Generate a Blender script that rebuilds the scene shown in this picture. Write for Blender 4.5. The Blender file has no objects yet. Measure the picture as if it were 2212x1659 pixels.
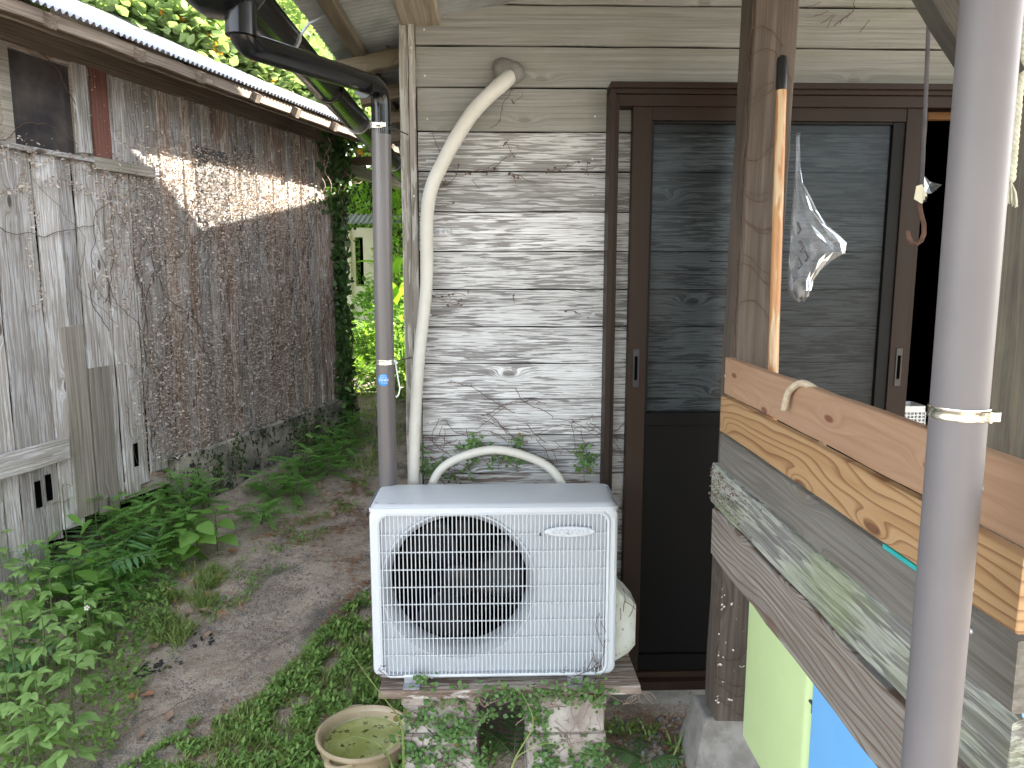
import bpy, math, random
import numpy as np
from mathutils import Vector, Matrix, Euler
R = math.radians
rnd = random.Random(7)
SC = bpy.context.scene
COL = SC.collection

# ------------------------------------------------------------ camera, sky, sun, exposure
F, CX, CY = 1620., 1106., 829.5
TILT, YAW, CAMH = R(8.4), R(1.6), 1.65
cam = bpy.data.cameras.new('camera'); co = bpy.data.objects.new('camera', cam); COL.objects.link(co)
cam.sensor_width = 36; cam.lens = F / 2212 * 36; cam.clip_end = 500; cam.clip_start = .05
co.location = (0, 0, CAMH); co.rotation_euler = (R(90) - TILT, 0, -YAW)
SC.camera = co
SUN_EL, SUN_AZ = R(30), R(30)          # azimuth measured from +X towards +Y
SUN = Vector((math.cos(SUN_EL) * math.cos(SUN_AZ), math.cos(SUN_EL) * math.sin(SUN_AZ), math.sin(SUN_EL)))
w = bpy.data.worlds.new('World'); SC.world = w; w.use_nodes = True
nt = w.node_tree
sky = nt.nodes.new('ShaderNodeTexSky'); sky.sky_type = 'NISHITA'; sky.sun_disc = False
sky.sun_elevation = SUN_EL; sky.sun_rotation = R(90) - SUN_AZ
bg = nt.nodes['Background']; bg.inputs[1].default_value = .15
hz = nt.nodes.new('ShaderNodeHueSaturation'); hz.inputs['Saturation'].default_value = .36   # thin summer haze
nt.links.new(sky.outputs[0], hz.inputs['Color']); nt.links.new(hz.outputs[0], bg.inputs[0])
sl = bpy.data.lights.new('sun', 'SUN'); sl.energy = 5.; sl.angle = R(.5); sl.color = (1, .93, .82)
so = bpy.data.objects.new('sun', sl); COL.objects.link(so)
so.rotation_euler = SUN.to_track_quat('Z', 'Y').to_euler()
SC.view_settings.view_transform = 'Standard'; SC.view_settings.look = 'None'
SC.view_settings.gamma = 1; SC.view_settings.use_curve_mapping = False
SC.view_settings.exposure = 2.75
SC.cycles.max_bounces = 8; SC.cycles.transparent_max_bounces = 12
SC.cycles.sample_clamp_indirect = 6

# ------------------------------------------------------------ measuring helpers
def ray(px, py):
    x = (px - CX) / F; y = -(py - CY) / F
    f = math.cos(TILT) + y * math.sin(TILT); u = -math.sin(TILT) + y * math.cos(TILT)
    return Vector((x * math.cos(YAW) + f * math.sin(YAW), -x * math.sin(YAW) + f * math.cos(YAW), u))
def P(px, py, X=None, Y=None, Z=None):
    r = ray(px, py)
    k = X / r.x if X is not None else Y / r.y if Y is not None else (Z - CAMH) / r.z
    return Vector((r.x * k, r.y * k, CAMH + r.z * k))
TH = R(17.7); W0 = Vector((-2.195, 3.45, 0))
SU = Vector((math.sin(TH), math.cos(TH), 0)); SN = Vector((math.cos(TH), -math.sin(TH), 0))
def S(px, py, t=0.):                     # a point of the shed wall -> (s along it, z)
    r = ray(px, py); k = (W0.dot(SN) + t) / r.dot(SN); p = r * k
    return (p - W0).dot(SU), CAMH + p.z
def SW(s, t, z): return W0 + SU * s + SN * t + Vector((0, 0, z))
def smooth(a, b, x):
    t = min(1, max(0, (x - a) / (b - a))); return t * t * (3 - 2 * t)
def gz(x, y):
    z = .07 * max(0, min(y, 9) - 2.4)
    d = (Vector((x, y, 0)) - W0).dot(SN)
    z += .1 * (1 - smooth(0, .55, d)) * smooth(2, 3.2, y)
    z += .07 * smooth(-.4, -.2, x) * smooth(2.12, 2.3, y) * (1 - smooth(3, 4, y))
    return z
def G(px, py):
    z = 0.
    for _ in range(8):
        p = P(px, py, Z=z); z = gz(p.x, p.y)
    return P(px, py, Z=z)

# ------------------------------------------------------------ mesh helpers
class MB:
    def __init__(s): s.v = []; s.f = []; s.sm = False
    def add(s, v, f):
        n = len(s.v); s.v += [tuple(a) for a in v]; s.f += [tuple(i + n for i in q) for q in f]; return s
    def box(s, x0, x1, y0, y1, z0, z1, c=0.):
        if c <= 0:
            v = [(x, y, z) for x in (x0, x1) for y in (y0, y1) for z in (z0, z1)]
            return s.add(v, [(0, 1, 3, 2), (4, 6, 7, 5), (0, 4, 5, 1), (2, 3, 7, 6), (0, 2, 6, 4), (1, 5, 7, 3)])
        def ring(y, i):
            a, b, d, e = x0 + i, x1 - i, z0 + i, z1 - i
            k = min(c, (b - a) / 3, (e - d) / 3) if i == 0 else c * .6
            return [(a + k, y, d), (b - k, y, d), (b, y, d + k), (b, y, e - k), (b - k, y, e), (a + k, y, e), (a, y, e - k), (a, y, d + k)]
        k = min(c, (y1 - y0) / 3)
        v = ring(y0, k * .8) + ring(y0 + k, 0) + ring(y1 - k, 0) + ring(y1, k * .8)
        f = [tuple(range(7, -1, -1)), tuple(range(24, 32))]
        f = [tuple(range(0, 8)), tuple(range(31, 23, -1))]
        for r_ in range(3):
            for i in range(8):
                j = (i + 1) % 8
                f.append((r_ * 8 + i, (r_ + 1) * 8 + i, (r_ + 1) * 8 + j, r_ * 8 + j))
        return s.add(v, f)
    def tube(s, pts, rad, n=12, cap=True):
        pts = [Vector(p) for p in pts]
        if not hasattr(rad, '__len__'): rad = [rad] * len(pts)
        v = []; f = []; up = None
        for i, p in enumerate(pts):
            d = (pts[min(i + 1, len(pts) - 1)] - pts[max(i - 1, 0)])
            if d.length < 1e-9: d = Vector((0, 0, 1))
            d.normalize()
            if up is None: up = d.orthogonal().normalized()
            up = (up - d * up.dot(d))
            up = up.normalized() if up.length > 1e-6 else d.orthogonal().normalized()
            sd = d.cross(up)
            for k in range(n):
                a = 2 * math.pi * k / n
                v.append(p + (up * math.cos(a) + sd * math.sin(a)) * rad[i])
        for i in range(len(pts) - 1):
            for k in range(n):
                q = (k + 1) % n
                f.append((i * n + k, i * n + q, (i + 1) * n + q, (i + 1) * n + k))
        if cap: f += [tuple(range(n - 1, -1, -1)), tuple(range((len(pts) - 1) * n, len(pts) * n))]
        return s.add(v, f)
    def lathe(s, prof, n=48, c=(0, 0, 0)):
        v = []; f = []
        for r_, z in prof:
            for k in range(n):
                a = 2 * math.pi * k / n; v.append((c[0] + r_ * math.cos(a), c[1] + r_ * math.sin(a), c[2] + z))
        for i in range(len(prof) - 1):
            for k in range(n):
                q = (k + 1) % n; f.append((i * n + k, i * n + q, (i + 1) * n + q, (i + 1) * n + k))
        return s.add(v, f)
    def mesh(s, name, mat, smooth_=False):
        m = bpy.data.meshes.new(name); m.from_pydata(s.v, [], s.f)
        if mat: m.materials.append(mat)
        if smooth_: m.shade_smooth() if hasattr(m, 'shade_smooth') else None
        m.update(); return m
    def obj(s, name, mat, parent=None, smooth_=False, loc=None, rot=None):
        return link(name, s.mesh(name, mat, smooth_), parent, loc, rot)
def link(name, mesh, parent=None, loc=None, rot=None, mw=None):
    o = bpy.data.objects.new(name, mesh); COL.objects.link(o)
    if parent: o.parent = parent
    if mw is not None: o.matrix_local = mw
    else:
        if loc is not None: o.location = loc
        if rot is not None: o.rotation_euler = rot
    return o
def thing(name, label, cat, loc=(0, 0, 0), rotz=0., group=None, mesh=None):
    o = link(name, mesh, None, loc, (0, 0, rotz)); return tag(o, label, cat, group)
def tag(o, label, cat, group=None):
    o['label'] = label; o['category'] = cat
    if group: o['group'] = group
    return o
def struct(o): o['kind'] = 'structure'; return o
def autosmooth(o, ang=35):
    me = o.data; me.shade_smooth()
    try: me.set_sharp_from_angle(angle=R(ang))
    except Exception: pass
    return o
def bev(o, wd, seg=2):
    m = o.modifiers.new('bevel', 'BEVEL'); m.width = wd; m.segments = seg; m.limit_method = 'ANGLE'; m.angle_limit = R(40); return o

def board_mesh(L, W, T, mat, seed=0, edge=.0015, ends=.002, ch=.002, warp=0., name='board'):
    """length along X, thickness along Y (front at -T/2), width along Z, centred"""
    r_ = random.Random(seed); n = max(2, int(L / .09)); v = []; f = []
    a = r_.uniform(0, 6); b = r_.uniform(0, 6)
    prof = [(-1, -1, 0, 1), (-1, -1, 1, 0), (-1, 1, 1, 0), (-1, 1, 0, 1), (1, 1, 0, 1), (1, 1, 1, 0), (1, -1, 1, 0), (1, -1, 0, 1)]
    pr = [(-1, 0, -1, 1), (-1, 0, 1, -1), (-1, 1, 1, 0), (1, -1, 1, 0), (1, 0, 1, -1), (1, 0, -1, 1), (1, -1, -1, 0), (-1, 1, -1, 0)]
    for i in range(n + 1):
        x = -L / 2 + L * i / n
        ja = edge * (math.sin(x * 17 + a) + r_.uniform(-1, 1)); jb = edge * (math.sin(x * 13 + b) + r_.uniform(-1, 1))
        wy = warp * math.sin(x * 2.3 / max(L, .3) * 2 + a)
        for (sy, cy, sz, cz) in pr:
            z = sz * W / 2 + (ja if sz < 0 else jb) + cz * ch
            e = r_.uniform(-ends, ends) if i in (0, n) else 0
            v.append((x + e, sy * T / 2 + cy * ch + wy, z))
    for i in range(n):
        for k in range(8):
            q = (k + 1) % 8; f.append((i * 8 + k, i * 8 + q, (i + 1) * 8 + q, (i + 1) * 8 + k))
    f += [tuple(range(7, -1, -1)), tuple(range(n * 8, n * 8 + 8))]
    m = bpy.data.meshes.new(name); m.from_pydata(v, [], f); m.materials.append(mat); m.update(); return m

def scatter(name, lv, lf, mats, mat, parent=None):
    """joined copies of a leaf (lv verts, lf faces) at each 4x4 matrix in mats (N,4,4)"""
    lv = np.array(lv, dtype=float); N = len(mats); mats = np.asarray(mats, dtype=float)
    h = np.c_[lv, np.ones(len(lv))]
    V = np.einsum('nij,kj->nki', mats, h)[:, :, :3].reshape(-1, 3)
    nv = len(lv); lens = [len(q) for q in lf]; flat = np.concatenate([np.array(q) for q in lf])
    idx = (flat[None, :] + (np.arange(N) * nv)[:, None]).reshape(-1)
    tot = np.tile(np.array(lens), N); start = np.r_[0, np.cumsum(tot)[:-1]]
    m = bpy.data.meshes.new(name)
    m.vertices.add(len(V)); m.vertices.foreach_set('co', V.ravel())
    m.loops.add(len(idx)); m.loops.foreach_set('vertex_index', idx.astype(np.int32))
    m.polygons.add(len(tot)); m.polygons.foreach_set('loop_start', start.astype(np.int32)); m.polygons.foreach_set('loop_total', tot.astype(np.int32))
    m.update(calc_edges=True); m.validate()
    m.materials.append(mat)
    return link(name, m, parent)
def TRS(p, e, s):
    if not hasattr(s, '__len__'): s = (s, s, s)
    return Matrix.LocRotScale(Vector(p), e if not isinstance(e, tuple) else Euler(e), Vector(s))
def leaf(wd=.5, fold=.12, droop=.12, n=4):
    """unit leaf along +Y, folded at the midrib"""
    v = []; f = []
    for i in range(n + 1):
        t = i / n; ww = wd * .5 * (math.sin(math.pi * min(1, t ** .75)) ** .9) if 0 < i < n else 0
        z = -droop * t * t
        if i in (0, n): v.append((0, t, z))
        else: v += [(-ww, t, z + fold * ww), (0, t, z), (ww, t, z + fold * ww)]
    f.append((0, 2, 1)); f.append((0, 3, 2))
    for i in range(1, n - 1):
        a = 1 + (i - 1) * 3; b = a + 3
        f += [(a, a + 1, b + 1, b), (a + 1, a + 2, b + 2, b + 1)]
    a = 1 + (n - 2) * 3; e = len(v) - 1
    f += [(a, a + 1, e), (a + 1, a + 2, e)]
    return v, f
LEAF = leaf(); LEAFW = leaf(.8, .1, .2); LEAFN = leaf(.28, .1, .25); LEAF3 = ([(0, 0, 0), (-.28, .45, .06), (0, 1, -.05), (.28, .45, .06)], [(0, 2, 1), (0, 3, 2)])

# ------------------------------------------------------------ materials
def newmat(name):
    m = bpy.data.materials.new(name); m.use_nodes = True
    return m, m.node_tree, m.node_tree.nodes['Principled BSDF']
class N:
    def __init__(s, t): s.t = t
    def n(s, ty, ins=None, **kw):
        a = s.t.nodes.new('ShaderNode' + ty)
        for k, v in kw.items(): setattr(a, k, v)
        for k, v in (ins or {}).items():
            if isinstance(v, bpy.types.NodeSocket): s.t.links.new(v, a.inputs[k])
            else: a.inputs[k].default_value = v
        return a
    def m(s, op, a, b=0., c=0., clamp=False):
        x = s.n('Math', operation=op, use_clamp=clamp)
        for i, q in enumerate((a, b, c)):
            if isinstance(q, bpy.types.NodeSocket): s.t.links.new(q, x.inputs[i])
            else: x.inputs[i].default_value = q
        return x.outputs[0]
    def comb(s, x, y, z): return s.n('CombineXYZ', {0: x, 1: y, 2: z}).outputs[0]
    def noise(s, vec, scale=5., detail=3., rough=.55, dist=0.):
        return s.n('TexNoise', {'Vector': vec, 'Scale': scale, 'Detail': detail, 'Roughness': rough, 'Distortion': dist}).outputs[0]
    def ramp(s, fac, pts, interp='LINEAR'):
        a = s.n('ValToRGB', {0: fac}); e = a.color_ramp.elements; a.color_ramp.interpolation = interp
        while len(e) < len(pts): e.new(.5)
        for i, (p, c) in enumerate(pts):
            e[i].position = p; e[i].color = (c, c, c, 1) if not hasattr(c, '__len__') else (*c, 1)
        return a.outputs[0]
    def mix(s, fac, a, b, bt='MIX'):
        x = s.n('Mix', data_type='RGBA', blend_type=bt)
        for k, q in ((0, fac), (6, a), (7, b)):
            if isinstance(q, bpy.types.NodeSocket): s.t.links.new(q, x.inputs[k])
            elif k == 0: x.inputs[0].default_value = q
            else: x.inputs[k].default_value = (*q, 1)
        return x.outputs[2]
    def sstep(s, v, a, b): return s.n('MapRange', {0: v, 1: a, 2: b}, interpolation_type='SMOOTHSTEP').outputs[0]
    def bump(s, h, strength=.4, dist=.002): return s.n('Bump', {'Height': h, 'Strength': strength, 'Distance': dist}).outputs[0]

def wood(name, dark, mid, light, flake=None, famt=.0, fq=130., rings=0., ringc=None, ringf=45., knots=1., knotc=(.06, .04, .03),
         kx=2.3, kz=6.5, green=0., greenc=(.12, .16, .06), stain=.5, bump=.5, rough=.8, gcon=1., flen=9., fthick=95., var=1., kgate=.62):
    m, t, b = newmat(name); q = N(t)
    tc = q.n('TexCoord').outputs['Object']; sp = q.n('SeparateXYZ', {0: tc}); x, y, z = sp.outputs
    rd = q.m('MULTIPLY', q.n('ObjectInfo').outputs['Random'], 57.3)
    kv = q.comb(q.m('MULTIPLY_ADD', x, kx, rd), q.m('MULTIPLY_ADD', z, kz, q.m('MULTIPLY', rd, 1.7)), 0.)
    vo = q.n('TexVoronoi', {'Vector': kv, 'Scale': 1., 'Randomness': .8}, voronoi_dimensions='2D'); d = vo.outputs['Distance']
    g = q.m('POWER', 2.718, q.m('MULTIPLY', q.m('MULTIPLY', d, d), -45.))
    g = q.m('MULTIPLY', g, q.sstep(q.n('SeparateColor', {0: vo.outputs['Color']}).outputs[0], kgate, kgate + .02)) if knots < 5 else g
    big = q.noise(q.comb(q.m('MULTIPLY_ADD', x, 1.3, rd), y, q.m('MULTIPLY_ADD', z, 6., rd)), 1., 2.)
    zz = q.m('ADD', z, q.m('MULTIPLY', g, .045 * knots)); zz = q.m('ADD', zz, q.m('MULTIPLY', big, .03))
    gv = q.comb(q.m('MULTIPLY_ADD', x, 2.2, rd), q.m('MULTIPLY', y, 60.), q.m('MULTIPLY', zz, fq))
    grain = q.noise(gv, 1., 4., .6)
    fine = q.noise(q.comb(q.m('MULTIPLY_ADD', x, 9., rd), q.m('MULTIPLY', y, 90.), q.m('MULTIPLY', zz, fq * 4)), 1., 3.)
    c = q.ramp(grain, [(.5 - .22 / gcon, dark), (.5, mid), (.5 + .2 / gcon, light)])
    c = q.mix(q.m('MULTIPLY', q.sstep(fine, .58, .75), .35), c, dark)
    if rings > 0:
        ph = q.m('FRACT', q.m('MULTIPLY', q.m('ADD', zz, q.m('MULTIPLY', big, .12)), ringf))
        rl = q.ramp(ph, [(0, 0), (.6, .05), (.9, 1), (.96, 1), (1, 0)])
        c = q.mix(q.m('MULTIPLY', rl, rings), c, ringc or dark)
        grain = q.m('SUBTRACT', grain, q.m('MULTIPLY', rl, .35 * rings))
    st = q.noise(q.comb(q.m('MULTIPLY_ADD', x, 2., rd), y, q.m('MULTIPLY_ADD', z, 4., rd)), 1., 4., .6)
    c = q.mix(q.m('MULTIPLY', q.sstep(st, .45, .75), stain), c, q.mix(1., c, dark, 'MULTIPLY') if False else dark)
    h = grain
    if flake is not None and famt > 0:
        fl = q.noise(q.comb(q.m('MULTIPLY_ADD', x, flen, rd), q.m('MULTIPLY', y, 30.), q.m('MULTIPLY', zz, fthick)), 1., 3., .55)
        msk = q.noise(q.comb(q.m('MULTIPLY_ADD', x, 3., q.m('MULTIPLY', rd, 2.)), y, q.m('MULTIPLY_ADD', z, 11., rd)), 1., 2.)
        th = q.m('MULTIPLY_ADD', msk, -.55, .5 + .32 - famt * .25)
        fm = q.sstep(q.m('SUBTRACT', fl, th), -.03, .035)
        fm = q.m('MULTIPLY', fm, q.sstep(fine, .75, .4)); c = q.mix(fm, c, flake); h = q.m('ADD', grain, q.m('MULTIPLY', fm, .5))
    if green > 0:
        gn = q.noise(q.comb(q.m('MULTIPLY_ADD', x, 3., rd), y, q.m('MULTIPLY_ADD', z, 9., rd)), 1., 5., .65)
        c = q.mix(q.m('MULTIPLY', q.sstep(gn, .42, .66), green), c, greenc)
    kd = q.sstep(d, .085, .045)
    if knots < 5: kd = q.m('MULTIPLY', kd, q.sstep(q.n('SeparateColor', {0: vo.outputs['Color']}).outputs[0], kgate, kgate + .02))
    c = q.mix(q.m('MULTIPLY', kd, .85 * min(1, knots)), c, knotc)
    tone = q.m('MULTIPLY_ADD', q.m('FRACT', q.m('MULTIPLY', rd, 3.71)), .34 * var, 1 - .2 * var)
    c = q.n('VectorMath', {0: c, 3: tone}, operation='SCALE').outputs[0]
    t.links.new(c, b.inputs['Base Color']); b.inputs['Roughness'].default_value = rough
    t.links.new(q.bump(q.m('ADD', h, q.m('MULTIPLY', fine, .3)), bump, .003), b.inputs['Normal'])
    return m

def surf(name, col, col2=None, rough=.6, nscale=6., bump=.1, metal=0., spot=None, spota=.62, streak=False, bscale=60., coat=0., bdist=.002):
    m, t, b = newmat(name); q = N(t); tc = q.n('TexCoord').outputs['Object']
    if streak: tc = q.n('Mapping', {0: tc, 3: (1, 1, .12)}).outputs[0]
    n = q.noise(tc, nscale, 5., .6)
    c = q.mix(q.sstep(n, .35, .68), col, col2 or tuple(a * .8 for a in col))
    if spot:
        n2 = q.noise(tc, nscale * 4.3, 6., .7); c = q.mix(q.sstep(n2, spota, spota + .08), c, spot)
    t.links.new(c, b.inputs['Base Color']); b.inputs['Metallic'].default_value = metal
    t.links.new(q.m('MULTIPLY_ADD', n, .25, rough - .12), b.inputs['Roughness'])
    if coat: b.inputs['Coat Weight'].default_value = coat
    if bump: t.links.new(q.bump(q.noise(q.n('TexCoord').outputs['Object'], bscale, 4.), bump, bdist), b.inputs['Normal'])
    return m

def leafmat(name, a, b_, trans=.45, rough=.45, tint=(1.25, 1.2, .5), gloss=.35, dead=None):
    m, t, b = newmat(name); q = N(t)
    r1 = q.n('NewGeometry').outputs['Random Per Island']; r2 = q.n('ObjectInfo').outputs['Random']
    rr = q.m('FRACT', q.m('ADD', r1, r2))
    c = q.mix(rr, a, b_)
    if dead: c = q.mix(q.m('GREATER_THAN', rr, .985), c, dead)
    t.links.new(c, b.inputs['Base Color']); b.inputs['Roughness'].default_value = rough
    b.inputs['Specular IOR Level'].default_value = gloss
    tr = q.n('BsdfTranslucent', {0: q.mix(1., c, tint, 'MULTIPLY')})
    mx = q.n('MixShader', {0: trans, 1: b.outputs[0], 2: tr.outputs[0]})
    t.links.new(mx.outputs[0], t.nodes['Material Output'].inputs[0]); return m

M = {}
M['siding_top'] = wood('siding_upper', (.125, .127, .116), (.215, .22, .204), (.28, .286, .27), flake=(.36, .38, .37), famt=-.1, green=.3, greenc=(.14, .16, .1), stain=.3, rings=.16, ringc=(.17, .155, .13), ringf=80, knotc=(.1, .09, .07), gcon=.8, kgate=.6, knots=.55, kx=3., kz=9)
M['siding'] = wood('siding_weathered', (.115, .11, .108), (.21, .208, .208), (.29, .288, .288), flake=(.6, .62, .63), famt=.36, stain=.4, rings=.2, ringf=80, bump=.6, flen=9., fthick=170., kgate=.78, knots=.75, kx=2.8, kz=8, knotc=(.1, .09, .08))
M['siding_mid'] = wood('siding_half_peeled', (.115, .115, .11), (.2, .202, .195), (.27, .27, .262), flake=(.48, .5, .505), famt=.15, stain=.3, rings=.2, ringf=80, flen=8., fthick=150., knotc=(.1, .09, .08))
M['siding_low'] = wood('siding_lowest', (.12, .085, .065), (.22, .18, .15), (.33, .3, .27), flake=(.6, .6, .57), famt=.3, stain=.6, rings=.2, ringf=80, bump=.7)
M['trim'] = wood('corner_timber', (.16, .145, .125), (.3, .28, .25), (.4, .38, .35), flake=(.55, .55, .52), famt=.1, fq=160, green=.25, greenc=(.2, .22, .16), stain=.4, knots=.5, bump=.6)
M['beam'] = wood('eave_beam_timber', (.2, .17, .12), (.33, .29, .22), (.42, .38, .3), rings=.5, ringc=(.16, .12, .08), ringf=28, knots=1, stain=.3)
M['rafter'] = wood('rafter_timber', (.05, .035, .022), (.13, .1, .065), (.2, .16, .11), stain=.5, green=.3, greenc=(.12, .14, .08))
M['shed'] = wood('shed_plank', (.18, .16, .14), (.38, .355, .33), (.5, .48, .46), flake=(.62, .62, .62), famt=.08, fq=150, green=.2, greenc=(.22, .23, .14), stain=.55, bump=1., flen=5., fthick=120., var=1.5)
M['shed_dark'] = wood('shed_plank_brown', (.15, .1, .075), (.34, .255, .2), (.47, .385, .32), flake=(.6, .56, .52), famt=.08, fq=120, stain=.6, bump=.9)
M['shed_patch'] = wood('shed_patch_board', (.15, .13, .105), (.31, .28, .24), (.42, .39, .34), flake=(.5, .47, .42), famt=-.1, fq=120, green=.2, stain=.5)
M['shed_red'] = wood('red_brown_board', (.09, .035, .025), (.17, .07, .05), (.22, .11, .085), knots=.2, stain=.35)
M['fascia'] = wood('shed_fascia', (.07, .05, .035), (.17, .13, .095), (.26, .21, .165), knots=.4, stain=.5)
M['post'] = wood('porch_post', (.045, .034, .026), (.088, .07, .056), (.135, .112, .092), flake=(.24, .22, .2), famt=.0, fq=80, rings=.2, ringc=(.1, .065, .042), ringf=40, knots=.6, stain=.5, bump=.7)
M['post_grey'] = wood('grey_post', (.02, .017, .013), (.045, .04, .033), (.075, .068, .058), fq=90, rings=.4, ringc=(.1, .08, .06), ringf=35, knots=1, green=.2, greenc=(.17, .2, .12), stain=.45, bump=.7)
M['b1'] = wood('cedar_board_pinkish', (.32, .19, .11), (.4, .25, .155), (.45, .3, .19), fq=70, rings=.22, ringc=(.3, .13, .06), ringf=55, knotc=(.16, .05, .025), kx=3.2, kz=9, kgate=.35, stain=.15, bump=.15, rough=.6, gcon=.7)
M['b2'] = wood('cedar_board_orange', (.36, .2, .085), (.45, .28, .135), (.5, .33, .18), fq=60, rings=.75, ringc=(.2, .085, .03), ringf=52, knotc=(.12, .045, .02), kx=2.2, kz=7, kgate=.3, stain=.1, bump=.25, rough=.55, gcon=.7, knots=1.3)
M['b3'] = wood('grey_olive_board', (.09, .083, .07), (.15, .142, .125), (.2, .192, .175), fq=90, rings=.4, ringc=(.09, .075, .05), ringf=40, stain=.3, bump=.4, knotc=(.14, .12, .09))
M['b4'] = wood('mossy_peeling_board', (.07, .07, .062), (.16, .158, .148), (.26, .26, .245), flake=(.4, .42, .37), famt=.2, fq=140, green=.5, greenc=(.2, .25, .1), stain=.3, bump=1., flen=6., knotc=(.3, .3, .3))
M['b5'] = wood('weathered_ringed_board', (.12, .1, .082), (.23, .21, .185), (.32, .3, .27), fq=100, rings=.85, ringc=(.11, .06, .035), ringf=55, knots=1.3, stain=.35, bump=.8, knotc=(.1, .07, .045), kgate=.3, kx=2.4)
M['plank'] = wood('stand_plank', (.09, .06, .045), (.22, .165, .13), (.34, .28, .24), flake=(.5, .46, .42), famt=.1, stain=.5, bump=.8)
M['endgrain'] = surf('end_grain', (.42, .25, .16), (.3, .19, .12), .8, 80, .3)
M['handle_wood'] = wood('pole_varnish', (.28, .12, .04), (.42, .2, .07), (.5, .28, .11), flake=(.55, .42, .26), famt=.05, knots=0, stain=.2, rough=.4, bump=.2, fq=60, fthick=40., flen=5.)
M['ac'] = surf('ac_white_paint', (.56, .6, .645), (.52, .56, .6), .38, 5, .02, spot=(.42, .4, .34), spota=.73)
M['ac_grille'] = surf('ac_grille_paint', (.58, .62, .66), (.54, .58, .62), .4, 30, .0)
M['chip'] = surf('chipped_rusty_paint', (.3, .14, .08), (.4, .22, .14), .8, 60, 0)
M['ac_cover'] = surf('ac_valve_cover_dirty', (.6, .62, .57), (.5, .52, .45), .5, 14, .1, spot=(.2, .2, .13), spota=.6)
M['ac_dark'] = surf('ac_inside_shade', (.003, .003, .004), (.004, .004, .005), .5, 8, 0)  # near-black colour stands in for the shade inside the casing
M['fan'] = surf('fan_blade_plastic', (.01, .011, .014), (.014, .015, .018), .35, 8, 0)
M['galv'] = surf('galvanised_steel', (.42, .44, .47), (.3, .31, .33), .45, 25, .1, metal=.6)
M['steel'] = surf('stainless_steel', (.68, .66, .58), (.55, .54, .48), .2, 30, 0, metal=1.)
M['black_pvc'] = surf('black_gutter_plastic', (.003, .0035, .0045), (.005, .0055, .007), .2, 6, .02)
M['pipe'] = surf('grey_mauve_pvc', (.115, .108, .11), (.1, .095, .097), .3, 3, .03, spot=(.16, .14, .135), spota=.72, streak=True)
M['pipe_near'] = surf('grey_lilac_pvc', (.15, .142, .15), (.13, .125, .132), .5, 3, .03, spot=(.2, .18, .18), spota=.71)
M['duct'] = surf('cream_duct_tape', (.54, .54, .5), (.5, .5, .45), .5, 9, .05)
M['putty'] = surf('grey_putty', (.16, .16, .15), (.11, .11, .1), .7, 30, .6, bscale=70, bdist=.006)
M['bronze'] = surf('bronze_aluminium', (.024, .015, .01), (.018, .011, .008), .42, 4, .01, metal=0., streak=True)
M['door_panel'] = None
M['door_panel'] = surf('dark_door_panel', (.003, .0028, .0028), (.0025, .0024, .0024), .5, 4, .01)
M['rubber'] = surf('black_rubber', (.004, .004, .004), (.005, .005, .005), .6, 4, 0)
M['concrete'] = surf('old_concrete', (.24, .23, .21), (.12, .115, .1), .9, 7, .5, spot=(.05, .05, .045), spota=.6, bscale=45, bdist=.004)
M['conc_moss'] = surf('mossy_foundation', (.42, .39, .31), (.12, .12, .1), .9, 5, .6, spot=(.02, .022, .018), spota=.52, bscale=35, bdist=.006)
M['block'] = surf('concrete_block', (.5, .46, .42), (.28, .23, .2), .9, 9, .7, spot=(.07, .08, .04), spota=.57, bscale=80, bdist=.004)
M['footing'] = surf('footing_concrete', (.27, .26, .24), (.17, .16, .145), .95, 12, .6, spot=(.08, .075, .065), spota=.62, bscale=60, bdist=.004)
M['tin'] = surf('galvanised_roof_sheet', (.4, .41, .43), (.33, .33, .35), .45, 6, .02, metal=.25)
M['tin_under'] = surf('corrugated_underside', (.27, .29, .29), (.14, .16, .15), .6, 4, .05, spot=(.03, .035, .03), spota=.63)
M['glass_dark'] = surf('shed_window_glass', (.03, .03, .035), (.1, .085, .075), .12, 3, 0)
M['grey_sheet'] = surf('grey_metal_sheet', (.1, .11, .115), (.075, .08, .085), .5, 3, .05, spot=(.17, .165, .16), spota=.62)
M['void'] = surf('shade_black', (.002, .002, .0022), (.003, .003, .003), .9, 2, 0)  # near-black colour stands in for shade in the room, gaps and recesses
M['room_trim'] = surf('varnished_room_trim', (.2, .1, .035), (.16, .08, .03), .5, 5, 0)
M['green_bin'] = surf('lime_green_plastic', (.56, .7, .36), (.52, .66, .33), .35, 3, .01, spot=(.25, .3, .12), spota=.75)
M['blue_bin'] = surf('sky_blue_plastic', (.18, .48, .88), (.16, .45, .85), .4, 3, .01)
M['teal'] = surf('teal_plastic', (.02, .38, .36), (.02, .33, .32), .4, 3, 0)
M['brick_pot'] = surf('terracotta', (.24, .085, .045), (.18, .065, .035), .7, 6, .1)
M['pot'] = surf('beige_stoneware', (.42, .34, .22), (.36, .285, .18), .38, 8, .05, spot=(.2, .17, .1), spota=.66, coat=.3)
M['pot_in'] = surf('pot_inside_glaze', (.55, .52, .4), (.3, .32, .12), .35, 9, .02)
M['white_pl'] = surf('white_plastic', (.75, .77, .78), (.7, .72, .73), .4, 4, 0)
M['black_pl'] = surf('black_plastic_cap', (.01, .01, .012), (.016, .016, .02), .3, 4, 0)
M['rust'] = surf('rusty_iron', (.14, .07, .045), (.07, .04, .03), .8, 60, .3)
M['rebar'] = surf('dark_iron', (.06, .055, .06), (.045, .04, .042), .6, 40, .2)
M['rope'] = surf('cream_rope', (.55, .56, .46), (.45, .46, .36), .85, 60, .3, bscale=300)
M['cane'] = surf('cane_wrapping', (.5, .43, .32), (.38, .32, .23), .7, 50, .3, bscale=250)
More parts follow.
